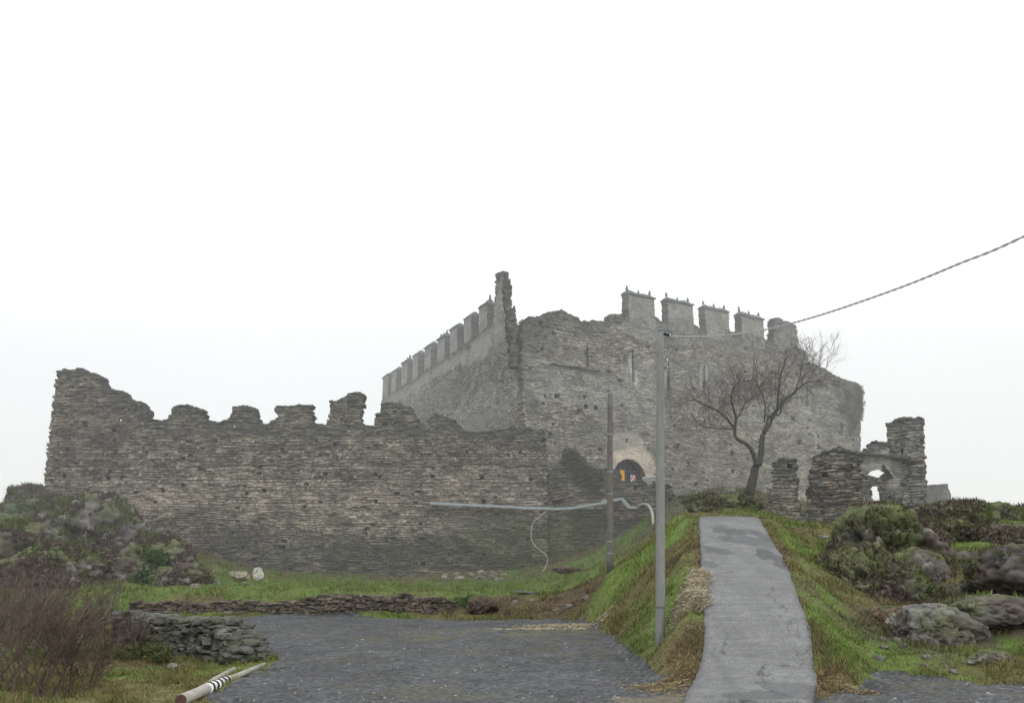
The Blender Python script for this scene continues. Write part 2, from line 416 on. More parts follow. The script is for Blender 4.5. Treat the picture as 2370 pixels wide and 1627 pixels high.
def bumps(X, Y):
    return (fbm(X * .8, Y * .8, seed=3) - .5) * .35 + (fbm(X * 3, Y * 3, seed=4, o=3) - .5) * .10
def lotdist(X, Y):
    d = np.full(np.shape(X), 1e9)
    for i in range(len(LOT)):
        a = LOT[i]; b = LOT[(i + 1) % len(LOT)]; ab = b - a
        t = np.clip(((X - a[0]) * ab[0] + (Y - a[1]) * ab[1]) / (ab @ ab), 0, 1)
        d = np.minimum(d, np.hypot(X - a[0] - t * ab[0], Y - a[1] - t * ab[1]))
    return np.where(inpoly(X, Y, LOT), d, -d)
def lotmask(X, Y):
    jx = 1.1 * (fbm(X * .9, Y * .5, seed=11) - .5); jy = .035 * Y * (fbm(X * .5, Y * .9, seed=12) - .5)
    m_ = inpoly(X + jx, Y + jy, LOT); k_ = np.nonzero(m_.ravel())[0]
    xr_, yr_ = np.ravel(X)[k_], np.ravel(Y)[k_]
    ok_ = height(xr_, yr_, False) < .07 + .09 * fbm(xr_ * 2, yr_ * 2, seed=13)
    out_ = np.zeros(m_.size, bool); out_[k_[ok_]] = True
    return out_.reshape(m_.shape)
def height(X, Y, detail=True):
    z = hraw(X, Y)
    fl = sstep(-.1, .9, lotdist(X, Y))
    b = bumps(X, Y) * (1 - .9 * fl) if detail else 0
    z = z * (1 - .9 * fl) + b + (.03 * (fbm(X * .6, Y * .6, seed=8) - .5))
    xl, xr, rz = road_at(Y)
    on = sstep(.8, .15, np.maximum(xl - X, X - xr)) * ((Y > 18.8) & (Y < 50))
    z = z * (1 - on) + (rz - .09) * on
    return z

def ground_pt(u, v, y0=12, y1=110):
    """where the line of sight first meets the ground"""
    Ys = np.exp(np.linspace(math.log(y0), math.log(y1), 400)); d = ray(u, v)
    X = d[0] / d[1] * Ys; Zr = CAM_H + d[2] / d[1] * Ys
    g = height(X, Ys, False); k = np.nonzero(Zr < g)[0]
    i = k[0] if len(k) else len(Ys) - 1
    return np.array([X[i], Ys[i], g[i]])

GREEN = np.array((.112, .170, .040)); OLIVE = np.array((.125, .122, .05)); BROWN = np.array((.095, .07, .045)); TAN = np.array((.29, .225, .12)); EARTH = np.array((.075, .062, .05))
HEATH = np.array((.075, .068, .05))
# patches: u, v, radius across, radius along depth (metres), colour, strength
PATCH = [(700, 1325, 30, 7, GREEN, .8), (1100, 1330, 12, 6, GREEN, .85), (400, 1300, 7, 5, GREEN, .7), (330, 1215, 3, 3, GREEN, .8), (1330, 1285, 5, 3, GREEN, .8),
         (560, 1278, 5, 1.6, BROWN, .8), (1300, 1385, 4, 4, BROWN, .8), (1230, 1370, 3, 3, BROWN, .6), (1340, 1330, 3, 2, BROWN, .7), (1120, 1362, 1.6, 1.5, BROWN, .8),
         (1450, 1290, 2.4, 4, GREEN * .9 + OLIVE * .2, .8), (1480, 1400, 1.6, 4, GREEN, .6), (1560, 1200, 1.2, 8, GREEN * 1.0 + OLIVE * .2, .7), (1535, 1330, 1.1, 5, GREEN * .9 + OLIVE * .25, .7),
         (1560, 1460, .8, 1.5, TAN * .6, .3), (1545, 1520, .9, 1.5, TAN * .7, .5), (1540, 1560, .9, .9, TAN * .8, .5), (1570, 1440, .6, 1, TAN * .6, .3), 
         (1730, 1200, .7, 5, TAN * 1.0, .85), (1740, 1225, .5, 3, TAN * 1.0, .8), (1870, 1545, .9, .8, TAN * .75, .85), (1910, 1565, 1.1, .5, TAN * .7, .8),
         (1830, 1260, 3, 6, GREEN, .85), (1830, 1330, 1.4, 5, GREEN, .8), (1880, 1400, 1.2, 3, GREEN, .7), (1940, 1490, 2.2, 1.8, GREEN * .9, .6), (1800, 1300, .5, 6, OLIVE, .6),
         (2150, 1235, 3, 5, GREEN, .8), (2220, 1280, 3, 5, OLIVE, .8), (2080, 1170, 4, 5, GREEN * .9, .6), (2300, 1190, 4, 6, GREEN * .9, .7), (2290, 1480, 1.4, 1.5, GREEN, .8),
         (2200, 1330, 4, 3, TAN * .45, .5), (2250, 1400, 3, 4, BROWN, .7), (2120, 1430, 3, 3, HEATH, .6), (2300, 1340, 5, 4, HEATH, .7),
         (120, 1230, 5, 7, HEATH, .85), (250, 1290, 4, 5, HEATH, .8), (60, 1160, 6, 8, HEATH, .8), (20, 1200, 7, 8, HEATH, .7),
         (330, 1580, 4, 2.5, OLIVE * 1.2, .8), (480, 1540, 2.2, 3, GREEN * .8 + TAN * .15, .8), (250, 1560, 2, 2, TAN * .5, .6), (560, 1490, 1.2, 2, GREEN * .8, .8), (400, 1470, 3, 3, OLIVE * .9, .7),
         (1640, 1130, 6, 6, HEATH * 1.2, .8), (1600, 1110, 8, 5, BROWN * 1.2, .6), (1140, 1408, 9, .8, OLIVE * 1.3, .8)]
PATCH = [(ground_pt(u, v)[:2], a, b, np.array(c), s) for u, v, a, b, c, s in PATCH]
def ground_col(X, Y):
    n1 = fbm(X * .35, Y * .35, seed=21); n2 = fbm(X * 1.6, Y * 1.2, seed=22); n3 = fbm(X * 5, Y * 4, seed=23, o=3)
    C = OLIVE[None] * (1 - sstep(.42, .6, n1)[..., None]) + (GREEN * .8)[None] * sstep(.42, .6, n1)[..., None]
    C = C * (1 - .6 * sstep(.5, .7, n2)[..., None]) + BROWN * .6 * sstep(.5, .7, n2)[..., None]
    zz = fbm(X * .9, Y * .9, seed=24)
    for c, a, b, rgb, s in PATCH:
        q = np.sqrt(((X - c[0]) / a) ** 2 + ((Y - c[1]) / b) ** 2) + 1.3 * (zz - .5)
        m = (sstep(1.1, .6, q) * s)[..., None]
        C = C * (1 - m) + rgb * m
    # road shoulder
    xl, xr, _ = road_at(Y)
    m = (sstep(.6, .05, np.maximum(xl - X, X - xr)) * ((Y > 19) & (Y < 50)) * sstep(.35, .6, n2) * .7)[..., None]
    C = C * (1 - m) + BROWN * 1.1 * m
    return C * (.72 + .56 * n3[..., None])

nA, nY = 760, 620
ya = np.concatenate([np.exp(np.linspace(math.log(9), math.log(60), 420)), np.linspace(60.3, 140, 200)])
aa = np.linspace(-.78, .78, nA)
Yg = np.repeat(ya[:, None], nA, 1); Xg = aa[None, :] * (Yg + 12)
Zg = height(Xg, Yg)
lm = lotmask(Xg, Yg)
Cg = ground_col(Xg, Yg)
moss = fbm(Xg * .45, Yg * .45, seed=31) ; moss2 = fbm(Xg * 2.5, Yg * 2, seed=32)
mm = sstep(.56, .68, .6 * moss + .4 * moss2)[..., None]
spk = _h(np.arange(Xg.size).reshape(Xg.shape), np.zeros(Xg.shape, np.int64), np.zeros(Xg.shape, np.int64), 5)
GR = np.array((.078, .080, .082)) * (.55 + .9 * fbm(Xg * 7, Yg * 5, seed=36, o=3))[..., None] * (.65 + .7 * fbm(Xg * 1.2, Yg * .8, seed=33))[..., None] * (.6 + .9 * spk[..., None] ** 1.5)
GR = GR * (1 - mm * .35) + np.array((.10, .11, .05)) * mm * .35
gp = ((Xg - atz(1150, 1430)[0]) / 3.5) ** 2 + ((Yg - atz(1150, 1432)[1]) / 3.0) ** 2
gp2 = ((Xg - atz(930, 1445)[0]) / 1.6) ** 2 + ((Yg - atz(930, 1445)[1]) / 2.5) ** 2
for q in (gp, gp2):
    m = (sstep(1.2, .4, q + 1.2 * (moss2 - .5)) * .45 * sstep(.42, .6, fbm(Xg * 2.2, Yg * 1.2, seed=37)))[..., None]; GR = GR * (1 - m) + np.array((.13, .145, .045)) * m
gs = (sstep(1.4, .8, ((Xg - 3.4) / 1.3) ** 2 + ((Yg - 19.3) / .8) ** 2 + 2 * (moss2 - .5)) * .6)[..., None]
GR = GR * (1 - gs) + np.array((.20, .17, .11)) * gs
lotc = lm[:-1, :-1]
ii = np.arange(len(ya) - 1)[:, None] * nA + np.arange(nA - 1)[None]
def submesh(name, sel, Ccol, mat):
    a = ii[sel]; Q = np.stack([a, a + 1, a + 1 + nA, a + nA], 1)
    used, inv = np.unique(Q, return_inverse=True)
    V = np.stack([Xg, Yg, Zg], -1).reshape(-1, 3)[used]
    return mesh_np(name, V, inv.reshape(Q.shape), mat, None, Ccol.reshape(-1, 3)[used], smooth=True)
tag(submesh('grassy_ground', ~lotc, Cg, M_GROUND), 'grassy slopes and earth around the castle', 'ground', kind='structure')
tag(submesh('gravel_lot', lotc, GR, M_GRAVEL), 'dark gravel parking lot in the foreground', 'ground', kind='structure')
# outer land to the horizon
m = MB(); R = 3000
m.add([(-R, -R, -3), (R, -R, -3), (R, R, -3), (-R, R, -3)], [(0, 1, 2, 3)])
o = m.build('outer_land', mat_plain('far_land', (.10, .11, .06), rough=.95, nscale=.02), None)
tag(o, 'dull land running out to the hidden horizon', 'ground', kind='structure')

# road
nr, nc = 520, 90
ry = np.linspace(19.0, 50.5, nr); T = np.linspace(0, 1, nc)
xl, xr, rz = road_at(ry)
jl = .11 * (fbm(ry * 2.3, ry * 0, seed=51) - .5); jr = .11 * (fbm(ry * 1.3, ry * 0, seed=52) - .5)
XR = (xl + jl)[:, None] * (1 - T) + (xr + jr)[:, None] * T; YR = np.repeat(ry[:, None], nc, 1)
YR = YR + (.5 * (fbm(XR * 1.2, XR * 0, seed=59) - .5)) * (YR < 19.4)
ZR = rz[:, None] + .03 - .05 * (2 * T - 1) ** 2 + .02 * (fbm(XR * 2, YR * 2, seed=53) - .5) + 0 * XR
ZR[:, 0] -= .25; ZR[:, -1] -= .25; XR[:, 0] -= .02; XR[:, -1] += .02; ZR[0] -= .1
n1 = fbm(XR * 1.2, YR * .5, seed=54); n2 = fbm(XR * 6, YR * 6, seed=55, o=3); tr = fbm(XR * 3.5, YR * .15, seed=56)
ln = fbm(XR * 1.2, YR * 9, seed=58, o=4)
CR = np.array((.158, .160, .158)) * (.78 + .42 * n1)[..., None] * (.85 + .3 * n2)[..., None] * (.84 + .32 * tr)[..., None] * (.72 + .56 * ln)[..., None]
# damp patches near the crest and darker rims
pc = at(1665, 1225, 36)
def rpatch(c, a, b, k, s):
    global CR
    q = np.sqrt(((XR - c[0]) / a) ** 2 + ((YR - c[1]) / b) ** 2) + 1.8 * (fbm(XR * 2.6, YR * .9, seed=57 + k) - .5)
    mk = (sstep(1.0, .8, q) * s)[..., None]; CR = CR * (1 - mk) + np.array((.058, .06, .062)) * mk
xm = lambda Y, t: (road_at(Y)[0] * (1 - t) + road_at(Y)[1] * t, Y)
rpatch(xm(38.5, .55), .75, 1.2, 0, .75); rpatch(xm(35.5, .62), 1.0, 1.5, 1, .6); rpatch(xm(33.2, .2), .5, .9, 2, .7); rpatch(xm(31, .95), .38, 3.6, 3, .85); rpatch(xm(36, .97), .3, 4, 7, .7)
rpatch(xm(40, .3), .5, .8, 4, .5); rpatch(xm(20, .85), .6, .5, 5, .5); rpatch(xm(19.4, .55), 1.1, .3, 6, .6); rpatch(xm(30.5, .12), .3, .6, 8, .6)
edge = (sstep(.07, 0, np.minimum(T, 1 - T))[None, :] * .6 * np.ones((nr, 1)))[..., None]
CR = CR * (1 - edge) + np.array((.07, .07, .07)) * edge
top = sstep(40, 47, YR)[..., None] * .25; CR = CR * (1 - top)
ckn = np.abs(fbm(XR * .7, YR * .35, seed=91, o=5) - .5); ck = (sstep(.009, .003, ckn) * .5 * (fbm(XR * .5, YR * .2, seed=92, o=2) > .45))[..., None]; CR = CR * (1 - ck)
grit = _h(np.arange(XR.size).reshape(XR.shape), np.zeros(XR.shape, np.int64), np.zeros(XR.shape, np.int64), 77)[..., None]; CR = CR * (.82 + .36 * grit)
jt = (sstep(.08, .0, np.abs(YR - 25.55)) * .35 * (n2 > .4))[..., None]; CR = CR * (1 - jt)
a = (np.arange(nr - 1)[:, None] * nc + np.arange(nc - 1)[None]).ravel()
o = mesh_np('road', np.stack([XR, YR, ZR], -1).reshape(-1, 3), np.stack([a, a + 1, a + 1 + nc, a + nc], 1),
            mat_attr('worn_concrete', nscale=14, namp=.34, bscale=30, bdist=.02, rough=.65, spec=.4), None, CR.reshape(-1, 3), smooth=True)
tag(o, 'narrow worn concrete road climbing to the castle', 'road', kind='structure')

def hz(x, y): return float(height(np.array([x], float), np.array([y], float))[0])

# ------------------------------------------------------------------ castle
C0 = at(1189, 900, 76.0); E0 = at(1953, 900, 101.5); Wd = at(862, 900, 118.0)
PF = Plane(C0, E0); PFn = PF
PLf = Plane(C0, Wd)
keep_e = empty('castle_keep', (C0[0], C0[1], 1.5), 'great ruined grey stone keep with battlements on two sides and an arched gate', 'castle')

# putlog holes on the front face
def sq(u, v, a=4, b=4): return [(u - a, v - b), (u + a, v - b), (u + a, v + b), (u - a, v + b)]
KB = (.30, .275, .23)
DK = (.03, .032, .03)  # near-black for holes and slits, standing in for the shade inside
holes = [sq(*h) for h in ((1262, 898, 5), (1328, 922, 4), (1352, 925, 4), (1310, 935, 3), (1232, 790, 3), (1538, 1010, 4), (1560, 1052, 3), (1660, 1027, 4), (1662, 1069, 4), (1579, 1098, 4), (1640, 1108, 4), (1724, 1120, 4),
          (1814, 1003, 5, 6), (1911, 966, 4, 5), (1954 - 45, 975, 2), (1800, 950, 5), (1843, 1042, 4), (1858, 1015, 3), (1775, 1080, 4, 4), (1465, 1098, 3), (1890, 1085, 3), (1420, 1000, 2), (1300, 960, 2))]
slits = [[(1434, 793), (1437, 793), (1438, 868), (1435, 868)], [(1596, 830), (1598, 830), (1599, 893), (1597, 893)], [(1672, 872), (1675, 872), (1676, 910), (1673, 910)],
         [(1829, 875), (1832, 875), (1833, 922), (1830, 922)], [(1514, 852), (1518, 852), (1520, 885), (1515, 885)]]
front = [(1188, 1180), (1188, 960), (1186, 830), (1184, 760), (1184, 745), (1188, 726), (1200, 716), (1227, 719), (1236, 710), (1262, 706), (1275, 702), (1290, 711), (1311, 721), (1319, 731), (1338, 727), (1380, 729),
         (1385, 713), (1405, 713), (1426, 707), (1432, 714), (1486, 716), (1501, 727), (1517, 729), (1572, 732), (1586, 745), (1600, 746), (1652, 747), (1657, 751), (1681, 752), (1733, 766), (1745, 773), (1757, 772), (1800, 774), (1812, 788),
         (1827, 797), (1833, 822), (1850, 827), (1869, 835), (1882, 843), (1901, 854), (1921, 861), (1942, 868), (1955, 876), (1957, 930), (1953, 951), (1952, 1040), (1950, 1240), (1500, 1240), (1183, 1240)]
arch = [(1391, 1130), (1391, 1078), (1393, 1064), (1400, 1052), (1410, 1044), (1422, 1041), (1436, 1044), (1448, 1052), (1457, 1064), (1463, 1080), (1464, 1130)]
PALE = (.34, .33, .30); PINK = (.58, .49, .40)
fz = [(1300, 880, 110, 60, (.29, .285, .265), .55, .5), (1240, 860, 60, 60, (.30, .295, .275), .6, .5), (1430, 930, 120, 60, (.30, .295, .28), .6, .6), (1450, 860, 60, 50, (.28, .275, .26), .5, .6),
      (1560, 860, 90, 60, (.275, .27, .255), .5, .5), (1800, 930, 160, 60, (.27, .265, .245), .5, .5), (1460, 740, 50, 30, (.30, .295, .275), .7, .8), (1560, 760, 70, 25, (.28, .275, .26), .6, .7), (1720, 800, 90, 30, (.24, .235, .22), .5, .5),
      (1425, 1018, 54, 32, (.42, .40, .36), .9, .9), (1440, 1050, 46, 38, PINK, .95, .95), (1400, 1048, 22, 26, PINK, .9, .95),
      (1430, 830, 5, 30, (.40, .40, .38), .9, 1), (1441, 862, 5, 20, (.42, .42, .40), .9, 1), (1590, 862, 4, 30, (.36, .36, .34), .9, 1), (1602, 850, 4, 22, (.38, .38, .36), .9, 1), (1509, 858, 4, 22, (.40, .40, .38), .9, 1),
      (1668, 925, 12, 5, (.38, .38, .36), .9, 1), (1835, 935, 12, 4, (.38, .38, .36), .9, 1),
      (1300, 1085, 90, 60, (.22, .205, .175), .6, .1), (1600, 1060, 200, 50, (.27, .245, .21), .6, .0), (1320, 990, 120, 40, (.26, .25, .22), .6, .1), (1515, 900, 9, 90, (.15, .145, .13), .6, .2), (1515, 770, 16, 30, (.12, .12, .115), .7, .1),
      (1205, 930, 18, 40, (.13, .13, .12), .7, .2), (1940, 930, 34, 60, (.13, .135, .12), .75, .5), (1290, 838, 90, 5, (.10, .10, .095), .85, 0), (1300, 790, 110, 40, (.235, .225, .20), .5, .2), (1230, 780, 40, 50, (.18, .17, .155), .6, .1), (1187, 820, 5, 60, (.12, .12, .11), .6, 0)]
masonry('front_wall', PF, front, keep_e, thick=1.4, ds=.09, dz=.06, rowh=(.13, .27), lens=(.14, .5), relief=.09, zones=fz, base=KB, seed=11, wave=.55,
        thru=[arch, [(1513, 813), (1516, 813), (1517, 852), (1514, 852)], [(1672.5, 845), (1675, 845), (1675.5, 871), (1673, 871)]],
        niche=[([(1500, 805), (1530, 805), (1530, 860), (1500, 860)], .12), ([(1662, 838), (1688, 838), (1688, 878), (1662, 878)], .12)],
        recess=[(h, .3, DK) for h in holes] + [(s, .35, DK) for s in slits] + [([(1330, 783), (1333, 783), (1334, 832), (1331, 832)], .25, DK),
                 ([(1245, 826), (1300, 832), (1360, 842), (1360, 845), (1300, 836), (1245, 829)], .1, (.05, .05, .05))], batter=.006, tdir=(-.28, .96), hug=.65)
left = [(855, 1150), (856, 985), (864, 925), (868, 895), (886, 890), (911, 876), (951, 850), (1000, 816), (1040, 790), (1075, 764), (1100, 745), (1118, 734), (1122, 690), (1124, 640), (1124, 622), (1136, 615), (1146, 618), (1147, 680), (1152, 730), (1164, 770), (1176, 800), (1187, 815), (1188, 960), (1186, 1150)]
lz = [(1080, 800, 60, 22, (.30, .30, .285), .9, .9), (1100, 770, 40, 22, (.30, .30, .285), .9, .9), (1040, 815, 40, 16, (.30, .30, .285), .9, .9), (1000, 838, 40, 14, (.30, .30, .285), .9, .9), (960, 862, 34, 13, (.30, .30, .285), .9, .9), (925, 885, 30, 13, (.30, .30, .285), .9, .9), (890, 905, 26, 14, (.30, .30, .285), .9, .9), (870, 925, 12, 20, (.30, .30, .285), .9, .9),
      (1120, 920, 80, 60, (.275, .27, .245), .6, .3), (1060, 960, 100, 50, (.285, .28, .255), .6, .3), (1140, 690, 18, 80, (.29, .285, .265), .7, .8), (1150, 790, 30, 50, (.21, .2, .18), .5, .2), (980, 915, 90, 30, (.21, .205, .185), .5, .1), (1080, 860, 80, 25, (.215, .205, .18), .5, .1)]
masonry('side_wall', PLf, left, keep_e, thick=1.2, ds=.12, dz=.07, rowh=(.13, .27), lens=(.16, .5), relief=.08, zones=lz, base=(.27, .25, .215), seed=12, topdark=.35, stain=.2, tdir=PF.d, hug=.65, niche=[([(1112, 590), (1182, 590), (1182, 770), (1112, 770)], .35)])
# ragged broken end of the tall corner fragment
PK = Plane((C0[0] - 2.4, C0[1] + .5), (C0[0] + 2, C0[1] + .9))
masonry('corner_fragment', PK, [(1142, 617), (1150, 620), (1157, 634), (1160, 665), (1163, 690), (1171, 714), (1176, 735), (1181, 755), (1184, 790), (1186, 830), (1160, 830), (1150, 740), (1143, 660)], keep_e, thick=1.1,
        ds=.06, dz=.05, rowh=(.18, .34), relief=.10, hug=.7, base=(.15, .15, .14), wave=.6, seed=13, topdark=.3, jag=.08, lens=(.15, .4))

def cap(pl, s0, s1, z, par, rg, wdt=1.0, h=.55, spikes=True, t0=.2, rise=.12):
    """slate coping: overhanging slabs, a sagging ridge and small upright stones"""
    n = 9; V = []; Fs = []
    S = np.linspace(s0 - .07, s1 + .07, n)
    for i, s in enumerate(S):
        q = abs(2 * i / (n - 1) - 1)
        ridge = z + .16 + h * (.55 + .45 * q ** 1.5) + rg.uniform(-.05, .05)
        if i in (0, n - 1): ridge = z + .30
        for D, zz in ((t0, z), (t0, z + .14), (t0 - .3, ridge - .1), (t0 - wdt / 2 - .05, ridge), (t0 - wdt + .2, ridge - .1), (t0 - wdt, z + .14), (t0 - wdt, z)):
            V.append(pl.pts(np.array(s), np.array(zz + rg.uniform(-.03, .03)), np.array(D + rg.uniform(-.04, .04))))
    for i in range(n - 1):
        for k in range(7):
            a, b = i * 7 + k, i * 7 + (k + 1) % 7
            Fs.append((a, b, b + 7, a + 7))
    Fs.append(tuple(range(6, -1, -1))); Fs.append(tuple((n - 1) * 7 + k for k in range(7)))
    V = [np.ravel(v) for v in V]; nv = len(V)
    mb = MB(); mb.add(V, Fs)
    if spikes:
        for q in (.06, .5, .94):
            if rg.random() < .12: continue
            s = s0 + (s1 - s0) * q; zt = z + .16 + h * (1 if q != .5 else .55)
            p = np.ravel(pl.pts(np.array(s), np.array(zt - .1), np.array(t0 - wdt / 2)))
            hh = rg.uniform(.28, .5)
            mb.tube([p, p + [rg.uniform(-.03, .03), 0, hh * .6], p + [rg.uniform(-.06, .06), 0, hh]], [.13, .1, .05], 5)
    o = mb.build('coping', M_SLATE, par)
    a = o.data.color_attributes.new('Col', 'FLOAT_COLOR', 'POINT')
    c = np.ones((len(o.data.vertices), 4)); c[:, :3] = np.array((.15, .165, .155)) * rg.uniform(.8, 1.2, (len(c), 1))
    a.data.foreach_set('color', c.ravel())
    return o

# front merlons: left, right, top, bottom in the photo
FM = [(1425.5, 1484.5, 664, 722, 1428), (1515.5, 1571.5, 679, 735, 0), (1600, 1653, 696, 752, 0), (1681, 1732, 712, 768, 0)]
rg = np.random.default_rng(5)
for i, (a, b, t, bt, _) in enumerate(FM):
    sa, za = PF.px(a, t); sb, _z = PF.px(b, t + 10); zb = PF.px(a, bt)[1] - .6
    za -= .1
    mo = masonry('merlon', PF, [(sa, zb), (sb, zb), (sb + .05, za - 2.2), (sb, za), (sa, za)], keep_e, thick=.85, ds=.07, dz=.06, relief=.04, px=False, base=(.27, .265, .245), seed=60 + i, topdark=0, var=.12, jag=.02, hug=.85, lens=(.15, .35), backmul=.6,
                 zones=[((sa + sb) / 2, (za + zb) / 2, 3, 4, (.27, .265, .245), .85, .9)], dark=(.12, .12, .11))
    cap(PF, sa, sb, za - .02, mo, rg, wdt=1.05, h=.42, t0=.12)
mo = masonry('merlon', PF, [(1757, 780), (1757, 730), (1760, 721), (1770, 720), (1778, 727), (1792, 731), (1804, 738), (1808, 750), (1808, 785), (1780, 800)], keep_e, thick=.85, ds=.07, dz=.06, relief=.06, base=(.21, .205, .19), seed=70, topdark=.5, var=.2,
             zones=[(1785, 765, 22, 30, (.24, .235, .215), .7, .8)])
# side merlons (crop pixel columns of the long side wall, converted)
SM = [(1465, 1570, 195, 500), (1255, 1355, 360, 640), (1055, 1150, 510, 780), (870, 965, 650, 900), (690, 780, 770, 1000), (525, 600, 885, 1120), (365, 440, 990, 1200), (228, 290, 1110, 1310), (95, 172, 1190, 1430)]
for i, (xa, xb, ytop, ybt) in enumerate(SM):
    cvx = lambda x: (870 + x / 6.133) / K; cvy = lambda y: (680 + y / 6.133) / K
    s_far, z_t = PLf.px(cvx(xa), cvy(ytop)); s_near, _z = PLf.px(cvx(xb), cvy(ytop)); zb = PLf.px(cvx(xb), cvy(ybt))[1] - .5
    z_t = z_t - .12
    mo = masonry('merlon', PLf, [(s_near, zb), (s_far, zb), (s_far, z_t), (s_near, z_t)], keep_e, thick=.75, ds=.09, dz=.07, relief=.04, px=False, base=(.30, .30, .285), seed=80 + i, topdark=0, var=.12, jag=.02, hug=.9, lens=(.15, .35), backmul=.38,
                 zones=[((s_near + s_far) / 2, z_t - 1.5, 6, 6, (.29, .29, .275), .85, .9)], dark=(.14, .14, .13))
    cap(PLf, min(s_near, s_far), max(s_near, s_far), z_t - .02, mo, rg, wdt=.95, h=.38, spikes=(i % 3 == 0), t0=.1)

# gate: boarded iron leaves set back in the arch
def onf(u, v, D): 
    s, z = PF.px(u, v); return np.ravel(PF.pts(np.array(s), np.array(z), np.array(D)))
ga, gb = PF.px(1386, 1036); gc, gd = PF.px(1470, 1140)
ang = math.atan2(PF.d[1], PF.d[0])
gate = MB(); gw = gc - ga
for k in range(16):
    s = ga + gw * (k + .5) / 16
    p = np.ravel(PF.pts(np.array(s), np.array((gb + gd) / 2), np.array(-.75 - .015 * (k % 2))))
    gate.box(p, (gw / 16 - .03, .06, gb - gd), rz=ang)
go = gate.build('gate', M_DARK, keep_e)
rail = MB()
for f in (.25, .5, .72):
    p = np.ravel(PF.pts(np.array((ga + gc) / 2), np.array(gd + (gb - gd) * f), np.array(-.67)))
    rail.box(p, (gw, .05, .14), rz=ang)
rail.build('cross_bar', mat_plain('gate_bar_blue', (.05, .06, .085), rough=.7), go)
bk = MB(); p = np.ravel(PF.pts(np.array((ga + gc) / 2), np.array((gb + gd) / 2), np.array(-.95))); bk.box(p, (gw, .1, gb - gd + .1), rz=ang)
bk.build('gate_backing', M_DARK, go)

# curtain wall ------------------------------------------------------
PC = Plane((-40, 75.0), (6, 75.0))
curt = empty('curtain_wall', (-18, 75, 1.5), 'long dark stone curtain wall with broken merlons left of the keep', 'wall')
cpoly = [(88, 1260), (100, 1110), (106, 1030), (118, 930), (124, 880), (127, 840), (150, 836), (168, 838), (184, 832), (190, 842), (215, 846), (228, 852), (234, 866), (236, 877), (250, 880), (262, 886), (280, 887), (286, 900), (300, 908),
         (318, 911), (328, 922), (336, 934), (334, 950), (352, 953), (370, 955), (384, 945), (390, 935), (392, 921), (420, 918), (444, 922), (455, 927), (462, 940), (459, 950), (480, 955), (505, 955), (520, 945), (526, 938), (528, 922), (552, 919), (580, 924), (582, 945), (588, 957), (604, 961),
         (622, 952), (630, 940), (624, 932), (627, 919), (652, 921), (680, 917), (706, 916), (704, 934), (710, 944), (706, 954), (716, 962), (742, 962), (746, 948), (748, 908), (765, 910), (780, 900), (792, 891), (812, 890), (823, 894), (822, 930), (817, 940), (820, 958), (836, 966), (850, 965),
         (852, 938), (864, 934), (866, 914), (890, 912), (930, 922), (940, 940), (954, 958), (968, 962), (972, 944), (984, 937), (1008, 944), (1028, 950), (1044, 968), (1058, 978), (1100, 976), (1188, 968), (1234, 975), (1240, 1000), (1242, 1340), (88, 1340)]
cbase = (.265, .235, .19)
ch = [sq(*h) for h in ((145, 1080, 4), (152, 1020, 4), (262, 1026, 4), (415, 1040, 5), (246, 1085, 5), (277, 1083, 4), (590, 1060, 4), (600, 1050 + 62, 4), (370, 1112, 4), (415, 1085 + 15, 4), (760, 1008, 4), (738, 1075, 4), (853, 1076, 4), (853, 1137, 4),
                       (980, 1080, 5, 3), (1093, 1083, 4), (1204, 1087, 4, 3), (1098, 1137, 4), (1243 - 12, 1000, 4), (1060, 1027, 3), (640, 1020, 3), (560, 1118, 3), (900, 1120, 3), (690, 1150, 3))]
cz_ = [(300, 1130, 200, 34, (.37, .325, .265), .6, .1), (620, 1120, 260, 38, (.36, .315, .26), .55, .1), (950, 1110, 200, 60, (.35, .305, .25), .5, .1), (1180, 1080, 70, 70, (.30, .26, .22), .6, .1),
       (200, 960, 110, 80, (.15, .13, .11), .65, .0), (620, 1250, 300, 50, (.13, .12, .105), .8, .0), (900, 1270, 260, 40, (.115, .115, .09), .8, 0), (1160, 1230, 110, 70, (.10, .115, .06), .75, .4), (1100, 1190, 60, 16, (.26, .235, .2), .5, .3), (1000, 1200, 50, 16, (.26, .235, .2), .6, .3),
       (1200, 1290, 90, 30, (.09, .11, .05), .7, .5), (480, 1210, 200, 26, (.19, .17, .14), .6, .0), (950, 1240, 120, 30, (.10, .10, .08), .6, .2), (760, 975, 330, 22, (.12, .115, .10), .6, 0)]
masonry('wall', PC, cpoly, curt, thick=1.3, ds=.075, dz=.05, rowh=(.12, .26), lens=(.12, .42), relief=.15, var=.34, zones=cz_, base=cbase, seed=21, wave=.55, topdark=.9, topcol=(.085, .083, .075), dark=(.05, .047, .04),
        recess=[(h, .35, DK) for h in ch], thru=[sq(273, 953, 3.4, 2.6), sq(170, 946, 1.6, 1.2), sq(393, 960 - 0, 2.6, 2.4), sq(531, 968 - 1, 2, 1.6)], niche=[([(100, 925), (300, 925), (300, 975), (100, 975)], .2), (sq(393, 958, 12, 12), .2), (sq(531, 966, 10, 10), .2)], batter=.012, jag=.045, stain=.34, hug=.72, pits=.012)

